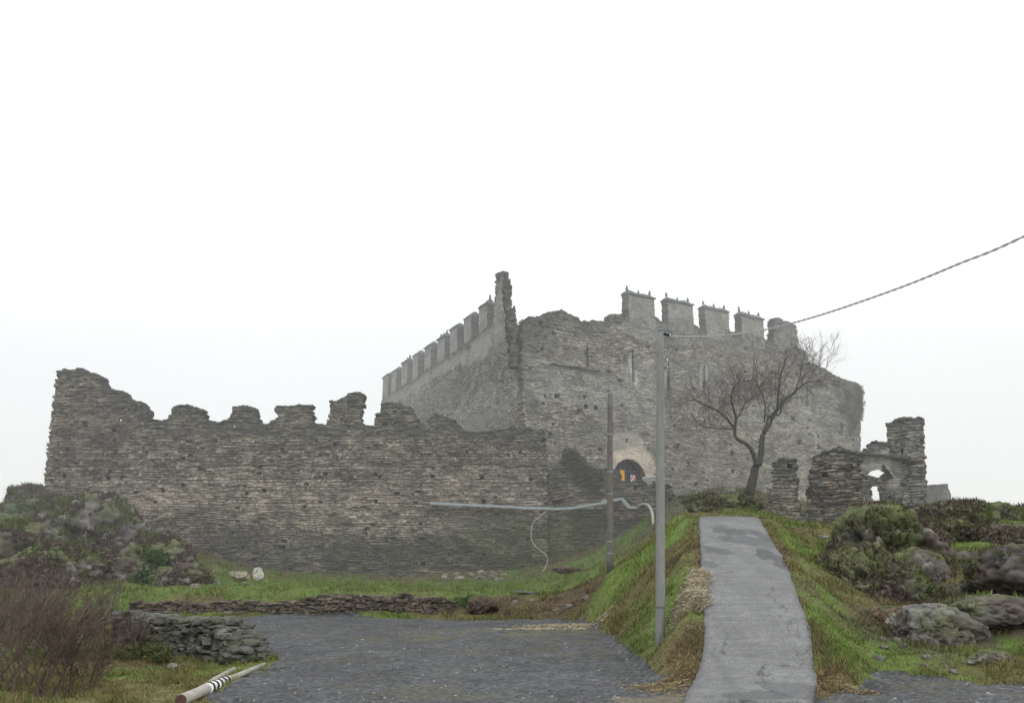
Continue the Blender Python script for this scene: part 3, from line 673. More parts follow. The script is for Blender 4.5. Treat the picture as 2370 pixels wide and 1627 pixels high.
# wall below the gate -------------------------------------------------
PT = Plane(at(1232, 1100, 75.3), at(1516, 1100, 73.0))
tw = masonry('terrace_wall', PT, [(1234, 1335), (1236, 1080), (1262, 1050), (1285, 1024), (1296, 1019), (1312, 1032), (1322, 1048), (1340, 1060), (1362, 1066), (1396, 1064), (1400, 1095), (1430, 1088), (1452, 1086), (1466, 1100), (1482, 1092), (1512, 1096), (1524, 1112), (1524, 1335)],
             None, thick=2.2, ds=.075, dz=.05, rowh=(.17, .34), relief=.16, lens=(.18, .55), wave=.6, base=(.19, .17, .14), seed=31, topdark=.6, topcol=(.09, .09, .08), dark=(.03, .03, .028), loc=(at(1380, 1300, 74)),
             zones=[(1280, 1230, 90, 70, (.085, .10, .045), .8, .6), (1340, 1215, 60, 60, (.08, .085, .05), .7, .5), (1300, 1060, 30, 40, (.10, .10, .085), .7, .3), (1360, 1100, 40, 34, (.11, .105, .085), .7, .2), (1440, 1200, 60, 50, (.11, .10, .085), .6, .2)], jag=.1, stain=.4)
tag(tw, 'dark mossy ruined wall below the arched gate behind the poles', 'wall')

# ruins to the right --------------------------------------------------
def wall_thing(name, Pa, Pb, poly, label, cat, **k):
    pl = Plane(Pa, Pb)
    S, Zz = zip(*[pl.px(*p) for p in poly])
    b = np.ravel(pl.pts(np.array((min(S) + max(S)) / 2), np.array(min(Zz)), np.array(0.)))
    kw = dict(ds=.07, dz=.05, rowh=(.13, .26), relief=.14, jag=.05, hug=.75, topdark=.5, dark=(.035, .035, .03)); kw.update(k)
    o = masonry(name, pl, poly, None, loc=b, **kw)
    tag(o, label, cat); return o, pl
wall_thing('ruined_wall', at(1738, 1100, 60.6), at(1832, 1100, 59.6), [(1735, 1225), (1734, 1190), (1746, 1160), (1746, 1120), (1752, 1080), (1754, 1050), (1760, 1040), (1774, 1036), (1802, 1038), (1806, 1080), (1808, 1120), (1808, 1140), (1812, 1160), (1832, 1172), (1840, 1225)],
           'narrow dark stub of broken wall just right of the bare tree', 'wall', thick=.6, base=(.21, .19, .155), seed=41, lens=(.18, .5), relief=.12, jag=.06, zones=[(1775, 1060, 24, 30, (.12, .12, .11), .7, .2), (1780, 1120, 20, 30, (.2, .19, .165), .6, .5)])
wall_thing('ruined_wall', at(1826, 1100, 61), at(1960, 1100, 59.3), [(1800, 1230), (1796, 1196), (1812, 1176), (1828, 1160), (1832, 1140), (1828, 1100), (1836, 1060), (1846, 1036), (1866, 1026), (1884, 1016), (1908, 1010), (1920, 1020), (1948, 1026), (1951, 1100), (1952, 1160), (1956, 1230)],
           'high rough rubble wall with a sloping broken top beside the keep', 'wall', thick=.7, base=(.24, .21, .17), seed=42, rowh=(.14, .30), lens=(.18, .5), relief=.16, jag=.07, zones=[(1850, 1100, 26, 50, (.12, .115, .1), .7, .2), (1900, 1180, 50, 40, (.13, .12, .1), .6, .1)])
win1 = [(2008 - 41 + 0, 1076), (1974, 1070), (1985, 1066), (1994, 1066), (2006, 1072), (1999, 1076), (1993, 1083), (1982, 1081)]
win2 = [(1975, 1108), (1979, 1103), (1990, 1103), (1994, 1124), (1994, 1137), (1982, 1137), (1977, 1126), (1980, 1118)]
rw, PW = wall_thing('ruined_chapel_wall', at(1945, 1100, 68.0), at(2075, 1100, 66.3), [(1940, 1220), (1946, 1110), (1950, 1034), (1957, 1020), (1970, 1004), (1985, 1000), (2000, 1000), (2016, 1003), (2018, 1030), (2060, 1036), (2060, 1220)],
           'pale ruined wall pierced by two bright openings beside the square stump tower', 'wall', thick=.45, base=(.22, .21, .185), seed=43, niche=[(sq(1985, 1074, 26, 16), .08), (sq(1986, 1120, 20, 26), .08), (sq(2016, 1024, 9, 9), .08)], thru=[win1, win2, sq(2005 + 11, 1024, 1.6, 2)],
           relief=.12, lens=(.18, .5), zones=[(1985, 1050, 42, 22, (.36, .35, .315), .95, .95), (2020, 1075, 30, 50, (.34, .33, .295), .9, .95), (2040, 1060, 20, 30, (.13, .125, .115), .5, .3), (2006, 1085, 10, 24, (.10, .085, .075), .8, .2), (2010, 1130, 30, 40, (.14, .13, .11), .7, .1)],
           recess=[([(2003, 1052), (2008, 1060), (2022, 1078), (2026, 1086), (2000, 1092), (1997, 1078)], .2, (.09, .08, .07)), (sq(2018, 1128, 3, 4), .2, DK)])
sh = MB()
pa = PW.px(1935, 1026); pb = PW.px(2062, 1040)
sh_pts = [np.ravel(PW.pts(np.array(pa[0]), np.array(pa[1]), np.array(.2))), np.ravel(PW.pts(np.array(pb[0]), np.array(pb[1]), np.array(.2)))]
mid_ = (sh_pts[0] + sh_pts[1]) / 2; dv = sh_pts[1] - sh_pts[0]
sh.box(mid_, (np.linalg.norm(dv), .5, .14), rz=math.atan2(dv[1], dv[0]), tilt=-math.asin(dv[2] / np.linalg.norm(dv)))
sh.build('slate_ledge', mat_plain('wet_slate', (.08, .085, .085), rough=.7, nscale=3, namp=.3), rw)
te = empty('stump_tower', at(2060, 1180, 69), 'square stone stump tower with a stepped broken top at the right end of the ruins', 'tower')
PTf = Plane(at(2014, 1100, 67.6), at(2098, 1100, 66.4))
masonry('tower_front', PTf, [(2022, 1220), (2020, 1040), (2014, 1036), (2011, 1000), (2010, 968), (2008, 960), (2022, 957), (2034, 948), (2048, 944), (2072, 948), (2080, 943), (2091, 946), (2092, 1000), (2095, 1060), (2098, 1110), (2100, 1220)], te, thick=1.0,
        ds=.06, dz=.045, rowh=(.14, .26), relief=.11, base=(.225, .215, .195), seed=44, lens=(.2, .5), topdark=.5, dark=(.05, .05, .045), jag=.03, hug=.82,
        zones=[(2060, 1020, 26, 24, (.23, .22, .2), .6, .5), (2046, 1090, 11, 60, (.33, .32, .285), .85, .9), (2030, 1090, 7, 50, (.12, .12, .11), .7, .1), (2080, 990, 12, 30, (.13, .14, .125), .6, .2), (2062, 1052, 14, 10, (.06, .06, .055), .8, 0)],
        recess=[(sq(2046, 1024, 3, 6), .3, DK), (sq(2048, 1125, 3, 3), .3, DK), (sq(2092 - 3, 1131, 4, 2), .3, DK)])
lg = MB(); a1 = np.ravel(PTf.pts(np.array(PTf.px(2036, 1043)[0]), np.array(PTf.px(2036, 1043)[1]), np.array(.1))); a2 = np.ravel(PTf.pts(np.array(PTf.px(2096, 1047)[0]), np.array(PTf.px(2096, 1047)[1]), np.array(.1)))
lg.box((a1 + a2) / 2, (np.linalg.norm(a2 - a1), .3, .12), rz=math.atan2(*(a2 - a1)[1::-1]))
lg.build('string_course', mat_plain('brown_slate', (.17, .13, .09), rough=.9, nscale=3, namp=.3), te)
wall_thing('far_ruined_turret', at(2096, 1110, 100), at(2158, 1110, 102), [(2098, 1150), (2098, 1104), (2104, 1100), (2110, 1108), (2122, 1110), (2124, 1099), (2130, 1100), (2132, 1108), (2138, 1104), (2146, 1096), (2150, 1098), (2151, 1110), (2156, 1112), (2158, 1160), (2098, 1160)],
           'small dark jagged turret far behind the right hand rocks', 'turret', thick=1.0, ds=.08, dz=.06, relief=.08, base=(.14, .145, .14), seed=45, hug=.9, lens=(.15, .3), jag=.03, zones=[(2150, 1130, 10, 24, (.22, .215, .2), .7, .4)])

# low dry stone walls --------------------------------------------------
def stone_wall(name, Pa, Pb, poly, label, rowh, lens, base, seed, depth=.8, layers=3, tone=.35):
    """a dry stone wall laid stone by stone"""
    pl = Plane(Pa, Pb); rg = np.random.default_rng(seed); P2 = np.array([pl.px(*p) for p in poly])
    V0, F0 = ICO[2]; V0 = np.sign(V0) * np.abs(V0) ** .5
    Vs, Fs, Cs = [], [], []; n = 0
    for ly in range(layers):
        z = P2[:, 1].min() - .05
        while z < P2[:, 1].max():
            h = rg.uniform(*rowh); s_ = P2[:, 0].min() + rg.uniform(-.2, .1)
            while s_ < P2[:, 0].max():
                L_ = rg.uniform(*lens) * rg.choice([.6, 1, 1.4])
                c = (s_ + L_ / 2, z + h / 2 + rg.normal() * .02)
                if inpoly(np.array([c[0]]), np.array([c[1]]), P2)[0]:
                    X_ = V0 * (1 + .34 * (vnoise(V0[:, 0] * 1.7 + n, V0[:, 1] * 1.7, V0[:, 2] * 1.7 + n * .37, seed=seed) - .5)[:, None] * 2)
                    X_ = X_ * np.array([L_ * .54, rg.uniform(.12, .22), h * .56])
                    t = rg.normal() * .10; X_ = X_ @ np.array([[math.cos(t), 0, math.sin(t)], [0, 1, 0], [-math.sin(t), 0, math.cos(t)]])
                    t = rg.normal() * .18; X_ = X_ @ np.array([[math.cos(t), math.sin(t), 0], [-math.sin(t), math.cos(t), 0], [0, 0, 1]])
                    dd_ = -depth * ly / max(1, layers) + rg.normal() * .035
                    p = np.ravel(pl.pts(np.array(c[0]), np.array(c[1]), np.array(dd_)))
                    Vs.append(np.stack([p[0] + pl.d[0] * X_[:, 0] + pl.n[0] * X_[:, 1], p[1] + pl.d[1] * X_[:, 0] + pl.n[1] * X_[:, 1], p[2] + X_[:, 2]], 1))
                    Fs.append(F0 + n * len(V0)); k = rg.uniform(1 - tone, 1 + tone) * (1 + .5 * (vnoise(np.array([c[0] * .9]), np.array([c[1] * 2.]), seed=3)[0] - .5))
                    col = np.array(base) * k
                    if rg.random() < .15: col = col * .6 + np.array((.10, .12, .05)) * .4
                    Cs.append(np.repeat(col[None], len(V0), 0)); n += 1
                s_ += L_ * .95
            z += h * .93
    V = np.concatenate(Vs); b_ = V.mean(0); b_[2] = V[:, 2].min()
    o = mesh_np(name, V, np.concatenate(Fs), M_ROCK, None, np.concatenate(Cs), loc=b_); tag(o, label, 'wall'); return o
def ico(sub):
    import bmesh
    bm = bmesh.new(); bmesh.ops.create_icosphere(bm, subdivisions=sub, radius=1)
    V = np.array([v.co[:] for v in bm.verts]); Fc = np.array([[v.index for v in f.verts] for f in bm.faces]); bm.free()
    return V, Fc
ICO = {k: ico(k) for k in (2, 3, 4, 5, 6)}
stone_wall('low_retaining_wall', (-26, 52.35), (-4, 52.35), [(290, 1392), (300, 1364), (340, 1366), (400, 1361), (450, 1370), (520, 1359), (600, 1366), (660, 1363), (700, 1356), (740, 1348), (775, 1346), (860, 1352), (905, 1354), (915, 1343), (925, 1343), (930, 1354), (1000, 1356), (1026, 1362), (1050, 1376), (1050, 1395), (700, 1400), (500, 1400)],
           'low brown dry stone retaining wall along the far edge of the gravel lot', (.09, .17), (.18, .45), (.125, .105, .085), 46, depth=.6, layers=2)
stone_wall('tumbled_stone_wall', at(262, 1450, 30), at(552, 1450, 26.2), [(262, 1392), (300, 1390), (330, 1402), (345, 1396), (365, 1408), (385, 1414), (400, 1402), (430, 1412), (455, 1404), (485, 1408), (500, 1422), (512, 1440), (530, 1446), (548, 1470), (556, 1492), (520, 1530), (262, 1530)],
           'tumbled grey dry stone wall at the left side of the gravel lot', (.09, .17), (.14, .34), (.115, .115, .10), 47, depth=1.1, layers=4)

# ------------------------------------------------------------------ rocks
def rock(name, c, size, seed, label, cat, group=None, sub=5, base=(.13, .125, .11), mossc=(.10, .12, .045), moss=.5, rough=.35, rz=0, heath=0.5, parent=None):
    V, Fc = ICO[sub]; V = V.copy()
    f = 1.6
    Q_ = V * np.array(size) / (np.mean(size[:2])); f = 1.6
    n = fbm(V[:, 0] * f + seed, V[:, 1] * f, V[:, 2] * f, seed=seed, o=5) - .5
    rid = 1 - np.abs(fbm(Q_[:, 0] * 2.5, Q_[:, 1] * 2.5 + seed, Q_[:, 2] * 3.2, seed=seed + 3, o=4) * 2 - 1)
    fine = fbm(Q_[:, 0] * 9, Q_[:, 1] * 9, Q_[:, 2] * 10, seed=seed + 8, o=4) - .5
    cr2 = np.abs(fbm(Q_[:, 0] * 4 + 3 + Q_[:, 2] * 2, Q_[:, 1] * 4, Q_[:, 2] * 3, seed=seed + 12, o=4) * 2 - 1); crk = sstep(.0, .12, cr2)
    # facets: snap toward a few planes
    rg = np.random.default_rng(seed); Pn = rg.normal(size=(14, 3)); Pn /= np.linalg.norm(Pn, axis=1)[:, None]
    cut = np.min(np.where(V @ Pn.T > .2, rg.uniform(.72, 1.0, 14) / np.maximum(V @ Pn.T, .2), 9), axis=1)
    rad = np.minimum(1.0, cut) + rough * n * 1.2 + rough * .5 * (rid - .7) + rough * .6 * fine - rough * .16 * (1 - crk)
    V = V * rad[:, None]
    cz_, sz_ = math.cos(rz), math.sin(rz)
    S = V * np.array(size); S = S @ np.array([[cz_, sz_, 0], [-sz_, cz_, 0], [0, 0, 1]])
    up = np.clip(V[:, 2], -1, 1)
    mk = sstep(.42, .62, fbm(S[:, 0] * .8, S[:, 1] * .8 + seed, S[:, 2] * .8, seed=seed + 5) * .7 + .3 * (up * .5 + .5) - (.5 - moss) * .4)[:, None]
    hk = sstep(.45, .6, fbm(S[:, 0] * 1.1 + 9, S[:, 1] * 1.1, S[:, 2] * 1.1, seed=seed + 6) - (.5 - heath) * .3)[:, None]
    C = np.array(base) * (.7 + .7 * (rid - .3))[:, None] * (1 + .8 * fine)[:, None]
    C = C * (1 - hk * .7) + np.array((.085, .065, .055)) * hk * .7
    C = C * (1 - mk * .8) + np.array(mossc) * mk * .8
    C = C * (.35 + .65 * crk)[:, None] * (.7 + 1.2 * np.clip(fine + .25, 0, 1))[:, None]  # cracks and hollows painted darker, shade put into the rock colour
    o = mesh_np(name, S + np.array(c), Fc, M_ROCK, parent, C, loc=None if parent is not None else c, smooth=sub >= 5)
    if label: tag(o, label, cat, group)
    ROCKS.append((np.array(c), np.array(size), o, S + np.array(c), Fc))
    return o
ROCKS = []
def rk(name, u, v, Y, size, seed, label, **k):
    c = at(u, v, Y); return rock(name, c, size, seed, label, k.pop('cat', 'rock'), **k)
rk('rock_outcrop', 2000, 1290, 40.5, (2.6, 3.4, 2.6), 1, 'big heather covered rock mound at the foot of the ruined walls', moss=.42, heath=.7, sub=6)
rk('rock_outcrop', 1965, 1360, 34, (1.9, 2.6, 1.75), 2, 'mossy brown rock bulging beside the grass verge right of the road', moss=.4, heath=.8, sub=6)
rk('rock_outcrop', 2140, 1205, 54, (3.0, 3, 1.7), 3, 'rounded grey green crag on the skyline below the far turret', moss=.45, heath=.5, sub=6)
rk('rock_outcrop', 2130, 1222, 47, (1.9, 2, 1.0), 4, 'dark heathery hump in the grass below the skyline crag', moss=.3, heath=.9)
rk('rock_outcrop', 2270, 1195, 57, (1.6, 2, 1.3), 5, 'dark pointed crag on the right skyline', moss=.3, heath=.9)
rk('rock_outcrop', 2345, 1185, 60, (1.6, 2.4, 1.3), 6, 'skyline crag cut by the right edge of the view', moss=.4, heath=.6)
rk('boulder', 2118, 1440, 26.5, (1.3, 1.1, .78), 7, 'large bare grey boulder lying low on the right bank', moss=.15, heath=.45, rough=.26, base=(.15, .145, .135), sub=6)
rk('boulder', 2035, 1412, 28, (.30, .3, .28), 8, 'pale rounded stone perched at the left end of the grey boulder', moss=.0, heath=.0, base=(.3, .29, .27), sub=4)
rk('rock_outcrop', 2180, 1290, 38, (1.4, 1.6, .7), 9, 'low purple brown heather mound in the middle of the right bank', moss=.2, heath=1)
rk('rock_outcrop', 2320, 1310, 31, (1.6, 1.5, 1.0), 10, 'dark overhanging rock at the right edge of the bank', moss=.1, heath=.6, base=(.08, .075, .07))
rk('rock_outcrop', 2250, 1395, 27, (1.5, 1.2, .5), 11, 'brown bramble covered ledge right of the grey boulder', moss=.25, heath=1)
rk('boulder', 2250, 1506, 23.6, (.6, .5, .3), 12, 'flat grey rock sunk in the turf at the lower right', moss=.2, heath=.4, base=(.18, .165, .15))
rk('rock_outcrop', 2010, 1410, 29, (.9, .9, .42), 13, 'reddish earthy ledge below the brown rock', moss=.2, heath=.8, base=(.13, .09, .06))
rk('rock_outcrop', 1925, 1310, 38, (1.0, 1.2, .45), 14, 'sharp dark ledge jutting towards the road', moss=.15, heath=.8)
rk('rock_outcrop', 2080, 1330, 36, (1.3, 1.4, 1.2), 15, 'mossy shoulder right of the big rock mound', moss=.45, heath=.9)
rk('rock_outcrop', 2295, 1230, 46, (2.0, 1.6, .8), 16, 'bushy hump on the upper right slope', moss=.3, heath=1)
# left
rk('rock_outcrop', 205, 1255, 66, (4.2, 4.2, 3.6), 21, 'tall purple grey crag under the left end of the curtain wall', moss=.25, heath=.4, base=(.14, .13, .128), sub=6)
rk('rock_outcrop', 105, 1215, 69, (3.6, 4, 2.6), 22, 'green streaked crag at the far left below the wall corner', moss=.6, heath=.5, base=(.11, .105, .1), sub=6, mossc=(.07, .10, .045))
rk('rock_outcrop', 75, 1150, 76, (1.7, 3, 1.9), 23, 'shrubby grey knob beside the left corner of the wall', moss=.5, heath=.5, mossc=(.10, .115, .08))
rk('rock_outcrop', 345, 1290, 61, (3.0, 3, 2.0), 24, 'mossy rock shoulder sloping right from the left crag', moss=.5, heath=.5, sub=6, base=(.15, .14, .13))
rk('rock_outcrop', 255, 1318, 60, (3.4, 2.6, 1.7), 31, 'broad purple grey rock slab at the foot of the left crag', moss=.3, heath=.5, sub=6, base=(.13, .12, .118))
rk('rock_outcrop', 110, 1310, 57, (3.6, 2.6, 1.8), 32, 'dark lower crag behind the left shrubs', moss=.35, heath=.7, sub=6, base=(.12, .11, .11))
rk('rock_outcrop', 400, 1325, 58.5, (1.9, 1.6, 1.0), 33, 'small mossy rock at the right toe of the left crag', moss=.4, heath=.5, base=(.13, .12, .11))
rk('rock_outcrop', 30, 1240, 62, (3.5, 3, 2.0), 25, 'dark overgrown slope rock at the left edge', moss=.4, heath=.9)
rk('rock_outcrop', 1640, 1150, 57, (2.3, 1.8, .8), 26, 'low grassy rubble hump at the top of the road', moss=.75, heath=.8, rough=.5, base=(.15, .145, .13))
rk('white_rock', 586, 1303, 60, (.32, .3, .42), 27, 'small whitish rock standing at the foot of the curtain wall', moss=0, heath=0, base=(.5, .48, .43), sub=4)
rk('white_rock', 548, 1306, 61, (.5, .4, .3), 28, 'pale tan stone lying left of the whitish rock', moss=.1, heath=0, base=(.34, .29, .23), sub=4)
rk('rock_outcrop', 1284, 1293, 64, (.9, .6, .25), 29, 'low heap of dark reddish rubble left of the far pole', moss=.0, heath=.8, base=(.12, .07, .06))
rk('rock_outcrop', 1095, 1372, 51.5, (.8, .7, .55), 30, 'brown clump of earth and stones at the right end of the low wall', moss=.1, heath=1, base=(.12, .09, .07))

# loose stones
LG = []
rgs = np.random.default_rng(99)
def loose(n, boxes, label, group, smin, smax, base, name='loose_stone'):
    for k in range(n):
        u0, u1, v0, v1 = boxes[k % len(boxes)]
        p = ground_pt(rgs.uniform(u0, u1), rgs.uniform(v0, v1))
        s = rgs.uniform(smin, smax)
        z = hz(p[0], p[1])
        rock(name, (p[0], p[1], z + s * .05), (s * rgs.uniform(.7, 1.2), s * rgs.uniform(.7, 1.1), s * rgs.uniform(.45, .75)), 200 + len(ROCKS), label, 'stone', group, sub=3,
             base=tuple(np.array(base) * rgs.uniform(.7, 1.25)), moss=.15, heath=.1, rz=rgs.uniform(0, 3), rough=.3)
loose(26, [(400, 548, 1425, 1500), (480, 560, 1450, 1500), (300, 420, 1470, 1510)], 'flat grey stone fallen from the tumbled wall beside the lot', 'stones fallen from the tumbled wall', .12, .3, (.2, .2, .18))
loose(16, [(950, 1180, 1296, 1316), (1060, 1150, 1300, 1320)], 'pale stone lying along the grass at the curtain wall foot', 'stones at the curtain wall foot', .2, .5, (.24, .22, .2))
loose(14, [(1130, 1330, 1345, 1400), (1260, 1420, 1380, 1420)], 'small stone in the rough ground below the bank', 'stones below the bank', .1, .22, (.2, .19, .17))
loose(12, [(420, 560, 1280, 1335)], 'small stone in the grass below the left crag', 'stones below the left crag', .15, .4, (.22, .2, .18))
loose(14, [(1960, 2050, 1430, 1500), (2020, 2250, 1485, 1530)], 'stone scattered under the grey boulder', 'stones under the grey boulder', .05, .15, (.14, .135, .12))
loose(14, [(1530, 1690, 1100, 1140)], 'rubble stone at the top of the road before the keep', 'rubble at the top of the road', .2, .5, (.17, .165, .15))
loose(8, [(1850, 1960, 1175, 1250)], 'rubble stone fallen below the ruined walls', 'rubble below the ruined walls', .15, .4, (.2, .185, .16))

# slab on the grass
sl = MB(); p = ground_pt(1190, 1350); sl.box((p[0], p[1], hz(p[0], p[1]) + .12), (.95, .7, .07), rz=.3, tilt=.12)
tag(sl.build('slab', M_SHEET, None, loc=(p[0], p[1], p[2])), 'flat blue grey slab lying on the grass beyond the lot', 'slab')

# ------------------------------------------------------------------ poles, cables, duct, pipe
def pole(u, vb, vt, Y, r0, r1, m, label, nring, clamps):
    b = at(u, vb, Y); t = at(u, vt, Y); e = empty('utility_pole', b, label, 'utility pole')
    mb = MB(); zs = np.linspace(b[2] - .3, t[2], 12)
    mb.tube([b + (t - b) * ((z - b[2]) / (t[2] - b[2])) for z in zs], list(np.linspace(r0, r1, 12)), 16)
    mb.build('shaft', m, e, smooth=True)
    for v in nring:
        z = at(u, v, Y)[2]; q = MB(); f = (z - b[2]) / (t[2] - b[2]); r = r0 + (r1 - r0) * f
        xb = b[0] + (t[0] - b[0]) * f; q.tube([(xb, b[1], z - .022), (xb, b[1], z + .022)], r + .006, 16)
        q.build('band', clamps, e)
    return e, b, t
p1, b1, t1 = pole(1498, 1480, 742, 26.5, .13, .098, M_CONC, 'tall grey concrete utility pole on the bank beside the road', [1377], M_CONC2)
p2, b2, t2 = pole(1384, 1287, 893, 46, .15, .12, M_CONC2, 'brownish bare utility pole standing before the arched gate', [1120, 1070, 1228, 1255, 985], M_METAL)
br = MB()
for dzz in (0, -.09):
    br.tube([t1 + [-.12, -.1, -.02 + dzz], t1 + [.1, -.13, dzz + .02], t1 + [.26, -.05, -.02 + dzz]], .014, 6)
br.tube([t1 + [.0, 0, 0], t1 + [0.02, -.02, .09]], .02, 6)
br.tube([t1 + [.09, 0, -.05], t1 + [.2, 0, -.16], t1 + [.24, 0, -.28]], .012, 5)
br.build('bracket', M_METAL, p1)
ins = MB(); ins.tube([t1 + [.08, -.05, -.2], t1 + [.2, -.05, -.24], t1 + [.3, -.05, -.2]], .035, 8); ins.build('clamp', M_DARK, p1)
# twisted cable
cp = [(1512, 757, 23.9), (1524, 762, 23.6), (1580, 764, 22.6), (1640, 761, 21.5), (1700, 754, 20.4), (1760, 743, 19.4), (1820, 727, 18.4), (1880, 709, 17.4), (1940, 689, 16.5), (2000, 668, 15.7), (2060, 646, 15), (2120, 622, 14.3), (2180, 597, 13.6), (2250, 570, 13), (2323, 537, 12.4), (2450, 480, 11.5), (2600, 405, 10.8), (2800, 295, 10)]
cp = [(u_, v_, Y_ * 1.104) for u_, v_, Y_ in cp]
cpw = np.array([at(*c) for c in cp]); cpw[0] = t1 + [.28, -.05, -.2]
# smooth resample
tt = np.arange(len(cpw)); q = np.linspace(0, len(cpw) - 1, 900)
def cr(P, q):
    i = np.clip(q.astype(int), 0, len(P) - 2); f = (q - i)[:, None]
    p0 = P[np.clip(i - 1, 0, None)]; p1_ = P[i]; p2_ = P[i + 1]; p3 = P[np.clip(i + 2, None, len(P) - 1)]
    return .5 * (2 * p1_ + (p2_ - p0) * f + (2 * p0 - 5 * p1_ + 4 * p2_ - p3) * f ** 2 + (3 * p1_ - p0 - 3 * p2_ + p3) * f ** 3)
W = cr(cpw, q); Ld = np.concatenate([[0], np.cumsum(np.linalg.norm(np.diff(W, axis=0), axis=1))])
cb = MB()
for ph in (0, math.pi):
    an = Ld / .42 * 2 * math.pi + ph
    off = np.stack([0 * an, .011 * np.cos(an), .011 * np.sin(an)], -1)
    cb.tube(list(W + off), .0115, 5)
tag(cb.build('overhead_cable', M_CABLE, None, loc=t1), 'twisted grey overhead cable running from the tall pole to the upper right', 'cable')
# thin wire sagging between the two poles
a_, b_ = t1 + [-.1, 0, -.75], t2 + [.1, 0, -.3]; th = MB(); T9 = np.linspace(0, 1, 24)
th.tube([a_ * (1 - t) + b_ * t + np.array([0, 0, -1.4 * 4 * t * (1 - t) * .45]) for t in T9], .010, 4)
tag(th.build('thin_wire', M_CABLE, None, loc=b_), 'thin slack wire strung between the two poles', 'wire')

# cable duct fixed along the wall
def strip(mb, pts, w, h):
    for a, b in zip(pts[:-1], pts[1:]):
        d = b - a; L_ = np.linalg.norm(d)
        mb.box((a + b) / 2, (L_ + .02, w, h), rz=math.atan2(d[1], d[0]), tilt=-math.asin(d[2] / L_))
du = MB()
dpt = [at(976, 1141, 74.35), at(1100, 1147, 74.35), at(1200, 1152, 74.3), at(1262, 1154, 74.2), at(1300, 1152, 74.0), at(1350, 1144, 73.6), at(1410, 1131, 73.0), at(1428, 1151, 72.6), at(1447, 1151, 72.4)]
strip(du, dpt, .24, .19)
de = empty('cable_duct', dpt[0], 'long thin grey cable duct running along the curtain wall towards the gate', 'duct')
du.build('trunking', M_DUCT, de)
bk = MB()
for i in (0, 1, 2, 3, 4, 5, 6):
    a, b = dpt[i], dpt[min(i + 1, 8)]
    for f in (.1, .6):
        p = a * (1 - f) + b * f; bk = MB(); bk.box(p + [0, .3, -.14], (.06, .5, .06)); bk.build('support', M_DARK, de)
pc_ = [at(1447, 1150, 72.2), at(1452, 1146, 71.8), at(1460, 1143, 71), at(1470, 1146, 70), at(1477, 1156, 69), at(1481, 1172, 68), at(1482, 1195, 67), at(1482, 1222, 66.5)]
pb_ = MB(); pb_.tube(list(cr(np.array(pc_), np.linspace(0, 7, 30))), .10, 8)
tag(pb_.build('bent_pipe', M_PIPE, None, loc=pc_[-1]), 'pale pipe curving down from the duct end behind the tall pole', 'pipe')
hc = [at(1240, 1158, 74), at(1225, 1172, 73.9), at(1210, 1185, 73.8), at(1205, 1205, 73.7), at(1207, 1228, 73.6), at(1222, 1245, 73.5), at(1238, 1258, 73.4), at(1242, 1275, 73.2), at(1232, 1296, 73)]
hb = MB(); hb.tube(list(cr(np.array(hc), np.linspace(0, 8, 50))), .038, 5)
tag(hb.build('hanging_cable', M_BEIGE, None, loc=hc[-1]), 'loose beige cable hanging in curves from the duct to the ground', 'cable')

# signs at the gate
def sign(name, u, v, D, w, h, mat_, label, ring=False):
    s, z = PF.px(u, v); c = np.ravel(PF.pts(np.array(s), np.array(z), np.array(D)))
    e = empty(name, c, label, 'sign')
    b = MB(); b.box(c, (w, .04, h), rz=ang); b.build('panel', mat_, e)
    if ring:
        R_ = MB(); n = 24; ex = np.array([PF.d[0], PF.d[1], 0]); nn = np.array([PF.n[0], PF.n[1], 0])
        pts = [c + nn * .03 + ex * .19 * math.cos(2 * math.pi * k / n) + np.array([0, 0, .19 * math.sin(2 * math.pi * k / n)]) for k in range(n + 1)]
        R_.tube(pts, .035, 4, cap=False); R_.tube([c + nn * .03 + ex * .13 + [0, 0, -.13], c + nn * .03 - ex * .13 + [0, 0, .13]], .03, 4)
        R_.build('prohibition_ring', M_RED, e)
    else:
        R_ = MB(); nn = np.array([PF.n[0], PF.n[1], 0])
        for q_ in (.16, .02, -.12): R_.box(c + nn * .025 + [0, 0, q_ * h * 2], (w * .6, .02, .05), rz=ang)
        R_.build('worn_lettering', mat_plain('dark_ochre', (.45, .2, .02), rough=.6), e)
    return e
sign('warning_sign', 1407, 1079, .25, .46, .86, M_YEL, 'upright orange yellow sign at the left of the arched gate')
sign('notice_sign', 1444, 1084, -.45, .52, .52, M_SIGN, 'white square notice with a red ring hung on the dark gate', True)
# pale panelled parapet right of gate
fe = at(1479, 1092, 75.2); e = empty('boarded_barrier', fe, 'short pale boarded barrier right of the arched gate', 'barrier')
fb = MB()
for k in range(7):
    fb.box(fe + [-.62 + k * .2, 0, .02 + .05 * math.sin(math.pi * k / 6)], (.18, .05, .55))
fb.build('boards', M_WOOD, e)
tp = MB(); tp.tube([fe + [-.72, -.04, .24], fe + [-.4, -.04, .33], fe + [.1, -.04, .39], fe + [.75, -.04, .37]], .04, 6); tp.build('top_rail', M_WHITE, e)

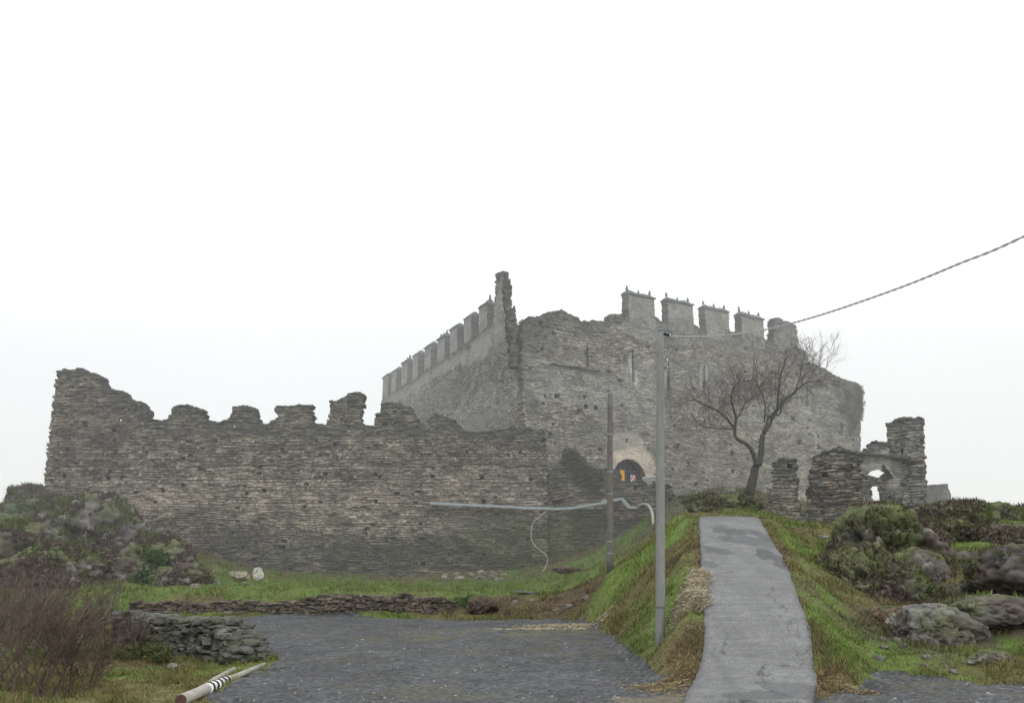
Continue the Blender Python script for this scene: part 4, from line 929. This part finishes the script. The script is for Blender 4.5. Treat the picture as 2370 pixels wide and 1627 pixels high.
# lying posts
pA = atz(411, 1584, .12); pB = atz(600, 1503, .09)
pA[2] = hz(pA[0], pA[1]) + .11; pB[2] = hz(pB[0], pB[1]) + .09
pe = empty('fallen_post', (pA + pB) / 2 - [0, 0, .08], 'long pale fallen lamp post with black and white rings at the edge of the lot', 'post')
L_ = lambda t: pA * (1 - t) + pB * t
mb = MB(); mb.tube([L_(0), L_(.24), L_(.245)], [.105, .10, .08], 14); mb.build('thick_base', M_BEIGE, pe, smooth=True)
mb = MB(); mb.tube([L_(.24), L_(.6), L_(1)], [.078, .066, .05], 14); mb.build('shaft', M_BEIGE, pe, smooth=True)
mb = MB(); mb.tube([L_(.235), L_(.48)], [.108, .1], 14); mb.build('ringed_sleeve', M_WHITE, pe, smooth=True)
for k in range(5):
    t = .26 + k * .045; mb = MB(); mb.tube([L_(t), L_(t + .018)], .114 - k * .001, 14); mb.build('black_ring', M_BLACK, pe)
mb = MB(); dv = (pA - pB) / np.linalg.norm(pA - pB); mb.tube([pA + dv * .002, pA + dv * .03], .098, 14); mb.build('end_plug', mat_plain('rusty_end', (.10, .05, .04), rough=.9), pe)
qA = atz(418, 1573, .1); qB = atz(530, 1520, .1); qA[2] = hz(qA[0], qA[1]) + .05; qB[2] = hz(qB[0], qB[1]) + .12
mb = MB(); mb.tube([qA, (qA + qB) / 2 + [0, 0, .02], qB], [.06, .06, .05], 10)
tag(mb.build('thin_post', M_BEIGE, None, loc=(qA + qB) / 2, smooth=True), 'thinner pale post half sunk in the grass behind the ringed post', 'post')

# ------------------------------------------------------------------ bare trees and shrubs
class Twigs:
    def __init__(s): s.a = []; s.b = []; s.ra = []; s.rb = []
    def seg(s, a, b, ra, rb): s.a.append(a); s.b.append(b); s.ra.append(ra); s.rb.append(rb)
    def mesh(s, name, mat_, parent=None, loc=None, n=3):
        a = np.array(s.a); b = np.array(s.b); ra = np.array(s.ra)[:, None]; rb = np.array(s.rb)[:, None]
        d = b - a; d /= np.linalg.norm(d, axis=1)[:, None] + 1e-9
        up = np.where(np.abs(d[:, 2:3]) < .9, np.array([[0, 0, 1.]]), np.array([[1., 0, 0]]))
        e1 = np.cross(d, up); e1 /= np.linalg.norm(e1, axis=1)[:, None]; e2 = np.cross(d, e1)
        V = []
        for P_, r in ((a, ra), (b, rb)):
            for k in range(n):
                t = 2 * math.pi * k / n; V.append(P_ + r * (math.cos(t) * e1 + math.sin(t) * e2))
        V = np.stack(V, 1).reshape(-1, 3); m_ = len(a); base = np.arange(m_) * 2 * n
        Q = np.concatenate([np.stack([base + k, base + (k + 1) % n, base + n + (k + 1) % n, base + n + k], 1) for k in range(n)])
        return mesh_np(name, V, Q, mat_, parent, None, loc=loc)

def grow(tw, p, d, L, r, depth, rg, spread=.6, up=.15, kids=(2, 4), rmin=.006, shrink=.68, wob=.2):
    n = 3; q = np.array(p, float); d = np.array(d, float)
    rad = r
    for i in range(n):
        d2 = d + rg.normal(size=3) * wob; d2[2] += up * .3; d2 /= np.linalg.norm(d2)
        q2 = q + d2 * L / n; r2 = max(rmin, rad * .86)
        tw.seg(q, q2, rad, r2)
        if depth > 0 and (i > 0 or depth < 3):
            for _ in range(rg.integers(kids[0] - 1, kids[1])):
                dd = d2 + rg.normal(size=3) * spread; dd[2] += up; dd /= np.linalg.norm(dd)
                grow(tw, q2, dd, L * shrink * rg.uniform(.7, 1.15), max(rmin, r2 * .6), depth - 1, rg, spread, up, kids, rmin, shrink, wob)
        q, d, rad = q2, d2, r2

cvt = lambda x, y: ((1560 + x / 3.468) / K, (740 + y / 3.468) / K)
TY = 66.0
def T_(x, y, dy=0): u, v = cvt(x, y); return at(u, v, TY + dy)
tb = T_(602, 1400); tb2 = tb - [0, 0, .6]
tree = empty('bare_tree', tb, 'leafless forked tree growing in front of the keep wall', 'tree')
TR = MB()
limbs = [([(598, 1420), (612, 1360), (640, 1260), (655, 1190), (668, 1160)], [.50, .44, .38, .36, .36], 0),
         ([(662, 1165), (650, 1120), (630, 1060), (595, 1010), (540, 975), (490, 950)], [.27, .22, .2, .18, .17, .16], -.4),
         ([(490, 950), (488, 880), (497, 800), (478, 720), (460, 650), (468, 580), (492, 520)], [.15, .13, .12, .11, .10, .09, .07], -.6),
         ([(488, 880), (440, 810), (380, 755), (320, 715), (260, 690), (200, 655), (150, 640)], [.12, .11, .10, .09, .07, .05, .03], -1.2),
         ([(500, 800), (540, 740), (580, 660), (640, 620), (700, 600)], [.08, .07, .06, .05, .03], .6),
         ([(680, 1165), (695, 1090), (702, 1000), (718, 920), (760, 850), (800, 770), (830, 715)], [.30, .27, .25, .24, .20, .18, .16], .3),
         ([(718, 900), (745, 820), (770, 775), (850, 755), (855, 700)], [.11, .10, .09, .09, .08], .8),
         ([(830, 715), (880, 650), (960, 590), (1010, 540), (1060, 505), (1110, 498)], [.14, .12, .10, .09, .07, .05], .6),
         ([(830, 715), (832, 640), (842, 560), (850, 470), (880, 380), (900, 300)], [.12, .10, .09, .08, .06, .04], 0),
         ([(728, 830), (730, 720), (725, 640), (690, 560), (650, 480)], [.07, .06, .05, .05, .03], -.8),
         ([(960, 590), (1000, 500), (1020, 400), (1030, 330)], [.07, .06, .05, .03], 1.0),
         ([(470, 880), (400, 870), (300, 870), (230, 860)], [.06, .05, .04, .03], -1.5)]
rgt = np.random.default_rng(3); tw = Twigs()
for li, (P_, R_, dy) in enumerate(limbs):
    W_ = np.array([T_(x, y, dy * i / (len(P_) - 1) if li else 0) for i, (x, y) in enumerate(P_)])
    nn = len(P_) * 4; qq = np.linspace(0, len(P_) - 1, nn); C_ = cr(W_, qq); C_ += rgt.normal(size=C_.shape) * .015
    mb = MB(); mb.tube(list(C_), list(np.interp(qq, np.arange(len(R_)), np.array(R_) * .74)), 8)
    mb.build('trunk' if li == 0 else 'limb', M_BARK, tree, smooth=True)
    if li in (0, 1, 5): continue
    for i in range(nn // 4, nn):
        for _ in range(1):
            d = C_[i] - C_[i - 1]; d /= np.linalg.norm(d) + 1e-9
            d = d + rgt.normal(size=3) * np.array([.9, .7, .6]) + [0, 0, .35]; d /= np.linalg.norm(d)
            grow(tw, C_[i], d, rgt.uniform(.9, 1.9), .024, 2, rgt, .62, .12, (2, 3), .0065, .66, .22)
tw.mesh('twigs', M_TWIG, tree)

def shrub(name, base, h, n, seed, label, group, mat_, spread=.5, depth=3, r=.022, rmin=.0045, cat='shrub', lean=(0, 0)):
    rg = np.random.default_rng(seed); t = Twigs()
    for k in range(n):
        a = rg.uniform(0, 2 * math.pi); s = rg.uniform(.1, .75)
        d = np.array([math.cos(a) * s + lean[0], math.sin(a) * s + lean[1], 1.]); d /= np.linalg.norm(d)
        grow(t, np.array(base) + [rg.normal() * .18, rg.normal() * .18, -.05], d, h * rg.uniform(.4, .62), r * rg.uniform(.6, 1.2), depth, rg, spread, .12, (2, 3), rmin, .62, .14)
    o = t.mesh(name, mat_, None, loc=base); tag(o, label, cat, group); return o
def gp(u, v): 
    p = ground_pt(u, v); return np.array([p[0], p[1], hz(p[0], p[1])])
SG = 'bare shrubs in the left foreground'
sh_l = [(10, 1560, 3.1, 9, 'tall bare reddish shrub at the lower left corner'), (85, 1575, 2.5, 9, 'dense bare shrub second from the left corner'), (170, 1578, 1.9, 8, 'bare shrub whose dark stem leans right beside the grass'),
        (50, 1500, 3.0, 9, 'bare shrub behind the corner one below the left crag'), (150, 1500, 2.4, 9, 'brown bare shrub in the middle of the left thicket'), (240, 1500, 1.9, 8, 'low bare shrub at the right end of the thicket near the tumbled wall'),
        (310, 1500, 1.3, 6, 'small bare shrub in front of the tumbled wall'), (-40, 1520, 3.0, 9, 'bare shrub cut by the left edge of the view'), (110, 1440, 3.0, 8, 'bare shrub at the back of the left thicket'),
        (220, 1440, 2.3, 7, 'bare shrub left of the tumbled wall top'), (5, 1440, 3.2, 8, 'bare shrub at the back left of the thicket')]
for i, (u, v, h, n, lb) in enumerate(sh_l):
    shrub('bare_shrub', gp(u, v), h * .76, n + 5, 300 + i, lb, SG, M_SHRUB if i % 3 else M_TWIG, lean=(.15 * (i == 2), 0))
# small tree behind the broken wall top
bt = at(1850, 870, 103); b_e = empty('distant_bare_tree', bt, 'small pale leafless tree rising behind the sloping wall top', 'tree')
tw2 = Twigs(); rg2 = np.random.default_rng(8)
for k in range(5):
    grow(tw2, bt + [rg2.uniform(-.6, 1.4), 0, -.5], np.array([rg2.uniform(-.3, .45), rg2.uniform(-.2, .2), 1.]), rg2.uniform(2.4, 3.6), .05, 3, rg2, .45, .2, (2, 3), .011, .62, .12)
tw2.mesh('branches', mat_plain('pale_twigs', (.22, .19, .17), rough=.9, nscale=2), b_e)

# leafy clumps --------------------------------------------------------
def leaves(name, cs, rad, n, size, cols, seed, label, cat, kind=None, group=None):
    rg = np.random.default_rng(seed); V = []; cs = np.array(cs); rad = np.array(rad)
    k = rg.integers(0, len(cs), n); d = rg.normal(size=(n, 3)); d /= np.linalg.norm(d, axis=1)[:, None]
    P_ = cs[k] + d * rad[k] * (rg.uniform(.3, 1.05, (n, 1)) ** .6)
    a = rg.normal(size=(n, 3)) * size; b = rg.normal(size=(n, 3)) * size
    V = np.stack([P_ - a * .5, P_ + a * .5, P_ + b], 1).reshape(-1, 3)
    c = np.array(cols)[rg.integers(0, len(cols), n)] * rg.uniform(.6, 1.3, (n, 1)); C = np.repeat(c, 3, 0)
    o = mesh_np(name, V, np.arange(n * 3).reshape(-1, 3), M_BLADE, None, C, loc=cs.mean(0)); tag(o, label, cat, group, kind); return o
ivy_c = [np.ravel(PF.pts(np.array(PF.px(u, v)[0]), np.array(PF.px(u, v)[1]), np.array(.0))) for u, v in ((1945, 890), (1947, 915), (1944, 940), (1925, 935), (1920, 895), (1908, 925), (1935, 955), (1928, 975), (1895, 870))]
leaves('ivy', ivy_c, [(.7, .6, .9), (.7, .7, 1.1), (.7, .5, 1.0), (1.0, .35, .8), (1.0, .35, .8), (.9, .3, .6), (.7, .35, .7), (.4, .3, .7), (1, .3, .4)], 9000, .08, [(.17, .17, .145), (.19, .185, .155), (.13, .14, .115)], 51, 'dry creeper hanging over the right top corner of the keep', 'creeper')
ds_ = Twigs(); rgq = np.random.default_rng(52)
for k in range(380):
    q0 = ivy_c[rgq.integers(0, 4)] + [rgq.uniform(.3, .9), 0, rgq.uniform(-1.5, 1)]; ds_.seg(q0, q0 + [rgq.uniform(.15, .55), rgq.uniform(-.2, .2), rgq.uniform(-.25, .1)], .008, .006)
leaves('bush', [at(1300, 1040, 74.6), at(1315, 1065, 74.3), at(1345, 1085, 74.2), at(1290, 1030, 74.8)], [(.7, .5, .8), (.8, .5, .7), (1.1, .4, .7), (.5, .4, .5)], 2600, .07, [(.09, .095, .065), (.12, .115, .085)], 53, 'dark scrub bush clinging to the ruined wall left of the gate', 'bush')
leaves('bush', [gp(1030 + 15, 1378) + [0, 0, .1], gp(1075, 1372) + [0, 0, .2]], [(.8, .5, .4), (.6, .5, .35)], 3000, .05, [(.06, .12, .04), (.08, .14, .04)], 54, 'green leafy plant growing at the right end of the low wall', 'bush')
leaves('bush', [gp(330, 1500) + [0, 0, .3], gp(360, 1505) + [0, 0, .3], gp(290, 1505) + [0, 0, .2]], [(.4, .4, .3), (.35, .4, .25), (.4, .4, .2)], 1500, .04, [(.08, .10, .04), (.11, .11, .05)], 55, 'green weeds in front of the tumbled wall', 'bush')
leaves('bush', [at(115, 1165, 71), at(75, 1175, 72), at(170, 1150, 71), at(140, 1185, 68.5)], [(1.4, 1, .9), (1.6, 1, 1), (1.5, 1, .5), (1.2, .8, .8)], 9000, .11, [(.05, .075, .045), (.07, .09, .055), (.09, .085, .06)], 56, 'dark green scrub on the crag below the wall corner', 'bush')
leaves('bush', [at(330, 1245, 62), at(350, 1290, 59), at(340, 1320, 58)], [(.9, 1, 1.2), (1.0, 1, 1.2), (1, 1, .7)], 7000, .09, [(.05, .085, .035), (.07, .10, .04)], 57, 'dark green patch of scrub down the rock shoulder', 'bush')

# straw heap and straw scatter -----------------------------------------
def straw(name, pts_, n, L_, w, cols, seed, label, cat, kind=None, hgt=.1):
    rg = np.random.default_rng(seed); k = rg.integers(0, len(pts_), n)
    pts_ = np.array(pts_); c = pts_[k][:, :2] + rg.normal(size=(n, 2)) * pts_[k][:, 2:4]
    z = height(c[:, 0], c[:, 1]) + np.abs(rg.normal(size=n)) * hgt * .5
    a = rg.uniform(0, math.pi, n); d = np.stack([np.cos(a), np.sin(a), rg.normal(size=n) * .3], -1) * L_ * rg.uniform(.5, 1.2, (n, 1))
    s = np.stack([-np.sin(a), np.cos(a), 0 * a], -1) * w; s[:, 2] += w * .6
    P_ = np.concatenate([c, z[:, None]], 1)
    V = np.stack([P_ - d / 2 - s, P_ + d / 2 - s, P_ + d / 2 + s, P_ - d / 2 + s], 1).reshape(-1, 3)
    cc = np.repeat(np.array(cols)[rg.integers(0, len(cols), n)] * rg.uniform(.7, 1.2, (n, 1)), 4, 0)
    o = mesh_np(name, V, np.arange(n * 4).reshape(-1, 4), M_BLADE, None, cc, loc=P_.mean(0)); tag(o, label, cat, None, kind); return o
SC = [(.60, .55, .42), (.52, .46, .33), (.44, .38, .27), (.30, .25, .17)]
heap_pts = []
for u, v, a, b in ((1590, 1320, .14, .3), (1575, 1335, .18, .3), (1562, 1350, .2, .3), (1555, 1365, .2, .3), (1580, 1355, .16, .3), (1580, 1375, .16, .25), (1560, 1380, .16, .2), (1592, 1312, .1, .2)):
    p = ground_pt(u, v); heap_pts.append((p[0], p[1], a, b))
straw('straw_heap', heap_pts, 20000, .24, .0032, SC, 61, 'heap of pale straw spilled on the verge at the left edge of the road', 'straw', hgt=.16)
sp = []
for u, v, a, b in ((1300, 1420, .9, .22), (1250, 1428, .8, .18), (1340, 1417, .5, .2)):
    p = ground_pt(u, v); sp.append((p[0], p[1], a, b))
straw('straw', sp, 7000, .16, .006, SC, 62, 'thin pale straw strewn on the gravel before the bank', 'straw', 'stuff', .05)
OC = [(.30, .24, .14), (.25, .20, .11), (.38, .31, .20), (.18, .15, .08)]
sp = []
for u, v, a, b in ((1575, 1440, .12, .4), (1560, 1500, .25, .4), (1570, 1475, .14, .4), (1550, 1540, .3, .3), (1520, 1560, .3, .3), (1727, 1190, .15, 1.2), (1738, 1215, .14, 1.2), (1748, 1235, .12, .8), (1870, 1540, .25, .25), (1885, 1560, .35, .25), (1930, 1568, .3, .15), (1500, 1555, .4, .3)):
    p = ground_pt(u, v); sp.append((p[0], p[1], a, b))
straw('dead_grass', sp, 8000, .14, .003, OC, 63, 'orange dead grass strewn along the road edges', 'grass', 'stuff', .06)

# ------------------------------------------------------------------ grass blades and heather
def blades(n, seed):
    rg = np.random.default_rng(seed)
    Y = np.exp(rg.uniform(math.log(15), math.log(76), n)); X = rg.uniform(-.60, .60, n) * (Y + 3)
    xl, xr, _ = road_at(Y)
    ok = ~lotmask(X, Y) & ~((X > xl + .02 + .22 * (fbm(Y * 2.2, Y * 0, seed=77) - .5)) & (X < xr - .02 - .22 * (fbm(Y * 2.2, Y * 0, seed=78) - .5)) & (Y > 18.9) & (Y < 50.5))
    X, Y = X[ok], Y[ok]; Zb = height(X, Y); C = ground_col(X, Y)
    n = len(X); tall = fbm(X * 1.3, Y * 1.3, seed=71); h = (.035 + .11 * sstep(.4, .72, tall)) * rg.uniform(.5, 1.5, n) * (.7 + Y / 60)
    w = .004 + .00036 * Y
    a = rg.uniform(0, 2 * math.pi, n); ln = rg.normal(size=(n, 2)) * .5 * h[:, None]
    s = np.stack([np.cos(a) * w, np.sin(a) * w, 0 * a], -1); P_ = np.stack([X, Y, Zb - .01], -1)
    tip = P_ + np.concatenate([ln, h[:, None]], 1)
    V = np.stack([P_ - s, P_ + s, tip], 1).reshape(-1, 3)
    dry = (rg.random(n) < .16)[:, None]
    C = np.where(dry, np.array((.26, .2, .10)), C * rg.uniform(.75, 1.45, (n, 1)))
    o = mesh_np('grass', V, np.arange(n * 3).reshape(-1, 3), M_BLADE, None, np.repeat(C, 3, 0))
    tag(o, 'short green and dead grass growing over the banks and verges', 'grass', kind='stuff')
blades(620000, 81)

def heather(n, seed):
    """wiry brown and green growth over the rock mounds"""
    rg = np.random.default_rng(seed); big = [r for r in ROCKS if r[1][0] > .85 and r[1][2] > .3 and 'outcrop' in r[2].name]
    Vs = []; Cs = []
    for c, s, o, V, Fc in big:
        k = int(n * s[0] * s[2] / sum(q[1][0] * q[1][2] for q in big))
        f = rg.integers(0, len(Fc), k); w = rg.dirichlet((1, 1, 1), k)
        T3 = V[Fc[f]]; P_ = (T3 * w[..., None]).sum(1); N_ = np.cross(T3[:, 1] - T3[:, 0], T3[:, 2] - T3[:, 0]); N_ /= np.linalg.norm(N_, axis=1)[:, None] + 1e-9
        m_ = fbm(P_[:, 0] * .9, P_[:, 1] * .9, P_[:, 2] * .9, seed=5 + seed)
        ok = (m_ > (.47 if c[0] > 0 else .46)); P_, N_, m_ = P_[ok], N_[ok], m_[ok]; k = len(P_)
        h = rg.uniform(.03, .13, k) * (.6 + c[1] / 60); tip = P_ + (N_ * .6 + [0, 0, .6] + rg.normal(size=(k, 3)) * .4) * h[:, None]
        sd = rg.normal(size=(k, 3)) * (.008 + .00028 * c[1])
        Vs.append(np.stack([P_ - sd, P_ + sd, tip], 1).reshape(-1, 3))
        tt_ = sstep(.5, .6, fbm(P_[:, 0] * .6, P_[:, 1] * .6 + 4, P_[:, 2] * .6, seed=9))[:, None]
        cc = (np.array((.10, .075, .062)) * (1 - tt_) + np.array((.10, .125, .045)) * tt_) * rg.uniform(.5, 1.5, (k, 1))
        Cs.append(np.repeat(cc, 3, 0))
    V = np.concatenate(Vs)
    o = mesh_np('heather', V, np.arange(len(V)).reshape(-1, 3), M_BLADE, None, np.concatenate(Cs))
    tag(o, 'wiry brown heather and moss covering the rock mounds', 'heather', kind='stuff')
heather(420000, 82)

# pebbles on the lot
rgp = np.random.default_rng(91); n = 16000
Yp = np.exp(rgp.uniform(math.log(13), math.log(51), n)); Xp = rgp.uniform(-.6, .75, n) * Yp
ok = lotmask(Xp, Yp); Xp, Yp = Xp[ok], Yp[ok]; n = len(Xp); Zp = height(Xp, Yp)
V0, F0 = ICO[2][0][:], ICO[2][1]
import bmesh
bm = bmesh.new(); bmesh.ops.create_icosphere(bm, subdivisions=1, radius=1); V0 = np.array([v.co[:] for v in bm.verts]); F0 = np.array([[v.index for v in f.verts] for f in bm.faces]); bm.free()
sz = rgp.uniform(.009, .026, n) * (rgp.random(n) ** 2 * 1.3 + .6)
V = (V0[None] * sz[:, None, None] * rgp.uniform(.6, 1.3, (n, 1, 3)) * np.array([1, 1, .6]) + np.stack([Xp, Yp, Zp], -1)[:, None]).reshape(-1, 3)
Fp = (F0[None] + (np.arange(n) * len(V0))[:, None, None]).reshape(-1, 3)
cp_ = np.repeat(np.where((rgp.random(n) < .15)[:, None], np.array((.32, .32, .31)), np.array((.12, .12, .125))) * rgp.uniform(.6, 1.4, (n, 1)), len(V0), 0)
tag(mesh_np('gravel', V, Fp, M_GRAVEL, None, cp_), 'loose grey and pale gravel strewn over the lot', 'gravel', kind='stuff')

# ------------------------------------------------------------------ haze
hm = bpy.data.materials.new('damp_haze'); hm.use_nodes = True
nt = hm.node_tree; nt.nodes.clear(); ou = nt.nodes.new('ShaderNodeOutputMaterial'); vs = nt.nodes.new('ShaderNodeVolumeScatter')
vs.inputs['Color'].default_value = (.97, .98, 1, 1); vs.inputs['Density'].default_value = .0046; vs.inputs['Anisotropy'].default_value = .1
nt.links.new(vs.outputs[0], ou.inputs['Volume'])
mb = MB(); mb.box((0, 150, 27), (360, 200, 60)); o = mb.build('haze', hm, None)
tag(o, 'thin damp haze hanging over the whole site', 'haze', kind='structure')

# ------------------------------------------------------------------ world, sun, camera
w = bpy.data.worlds.new('World'); scene.world = w; w.use_nodes = True
N = w.node_tree.nodes; L = w.node_tree.links; N.clear()
out = N.new('ShaderNodeOutputWorld'); sky = N.new('ShaderNodeTexSky'); sky.sky_type = 'NISHITA'; sky.sun_disc = False
SE, SR = math.radians(38), math.radians(150)
sky.sun_elevation = SE; sky.sun_rotation = SR
b1_ = N.new('ShaderNodeBackground'); b1_.inputs[1].default_value = .03; L.new(sky.outputs[0], b1_.inputs[0])
tc = N.new('ShaderNodeTexCoord'); sx = N.new('ShaderNodeSeparateXYZ'); L.new(tc.outputs['Generated'], sx.inputs[0])
nz = N.new('ShaderNodeTexNoise'); nz.inputs['Scale'].default_value = 1.6; nz.inputs['Detail'].default_value = 3; L.new(tc.outputs['Generated'], nz.inputs['Vector'])
ma = N.new('ShaderNodeMath'); ma.operation = 'MULTIPLY_ADD'; ma.inputs[1].default_value = .25; L.new(nz.outputs['Fac'], ma.inputs[0]); L.new(sx.outputs['Z'], ma.inputs[2])
crp = N.new('ShaderNodeValToRGB'); crp.color_ramp.elements[0].position = .12; crp.color_ramp.elements[0].color = (.82, .825, .825, 1)
crp.color_ramp.elements[1].position = .42; crp.color_ramp.elements[1].color = (1.0, 1.0, 1.0, 1)
L.new(ma.outputs[0], crp.inputs[0])
b2_ = N.new('ShaderNodeBackground'); b2_.inputs[1].default_value = 1.27; L.new(crp.outputs[0], b2_.inputs[0])
ad = N.new('ShaderNodeAddShader'); L.new(b1_.outputs[0], ad.inputs[0]); L.new(b2_.outputs[0], ad.inputs[1]); L.new(ad.outputs[0], out.inputs[0])

sun = bpy.data.lights.new('sun', 'SUN'); sun.energy = .6; sun.angle = math.radians(25); sun.color = (1, .97, .93)
so = bpy.data.objects.new('sun', sun); COL.objects.link(so)
az = SR
dirv = Vector((math.sin(az) * math.cos(SE), math.cos(az) * math.cos(SE), math.sin(SE)))
so.rotation_euler = dirv.to_track_quat('Z', 'Y').to_euler()

cam = bpy.data.cameras.new('camera'); cam.sensor_width = 36; cam.lens = 36 * F / 2370; cam.clip_end = 6000; cam.clip_start = .1
co = bpy.data.objects.new('camera', cam); COL.objects.link(co)
co.location = (0, 0, CAM_H); co.rotation_euler = (math.pi / 2 + PITCH, 0, 0)
scene.camera = co
scene.view_settings.view_transform = 'Standard'; scene.view_settings.look = 'None'
scene.view_settings.exposure = 0; scene.view_settings.gamma = 1
scene.cycles.volume_bounces = 1; scene.cycles.max_bounces = 5; scene.cycles.diffuse_bounces = 2
scene.cycles.use_denoising = True
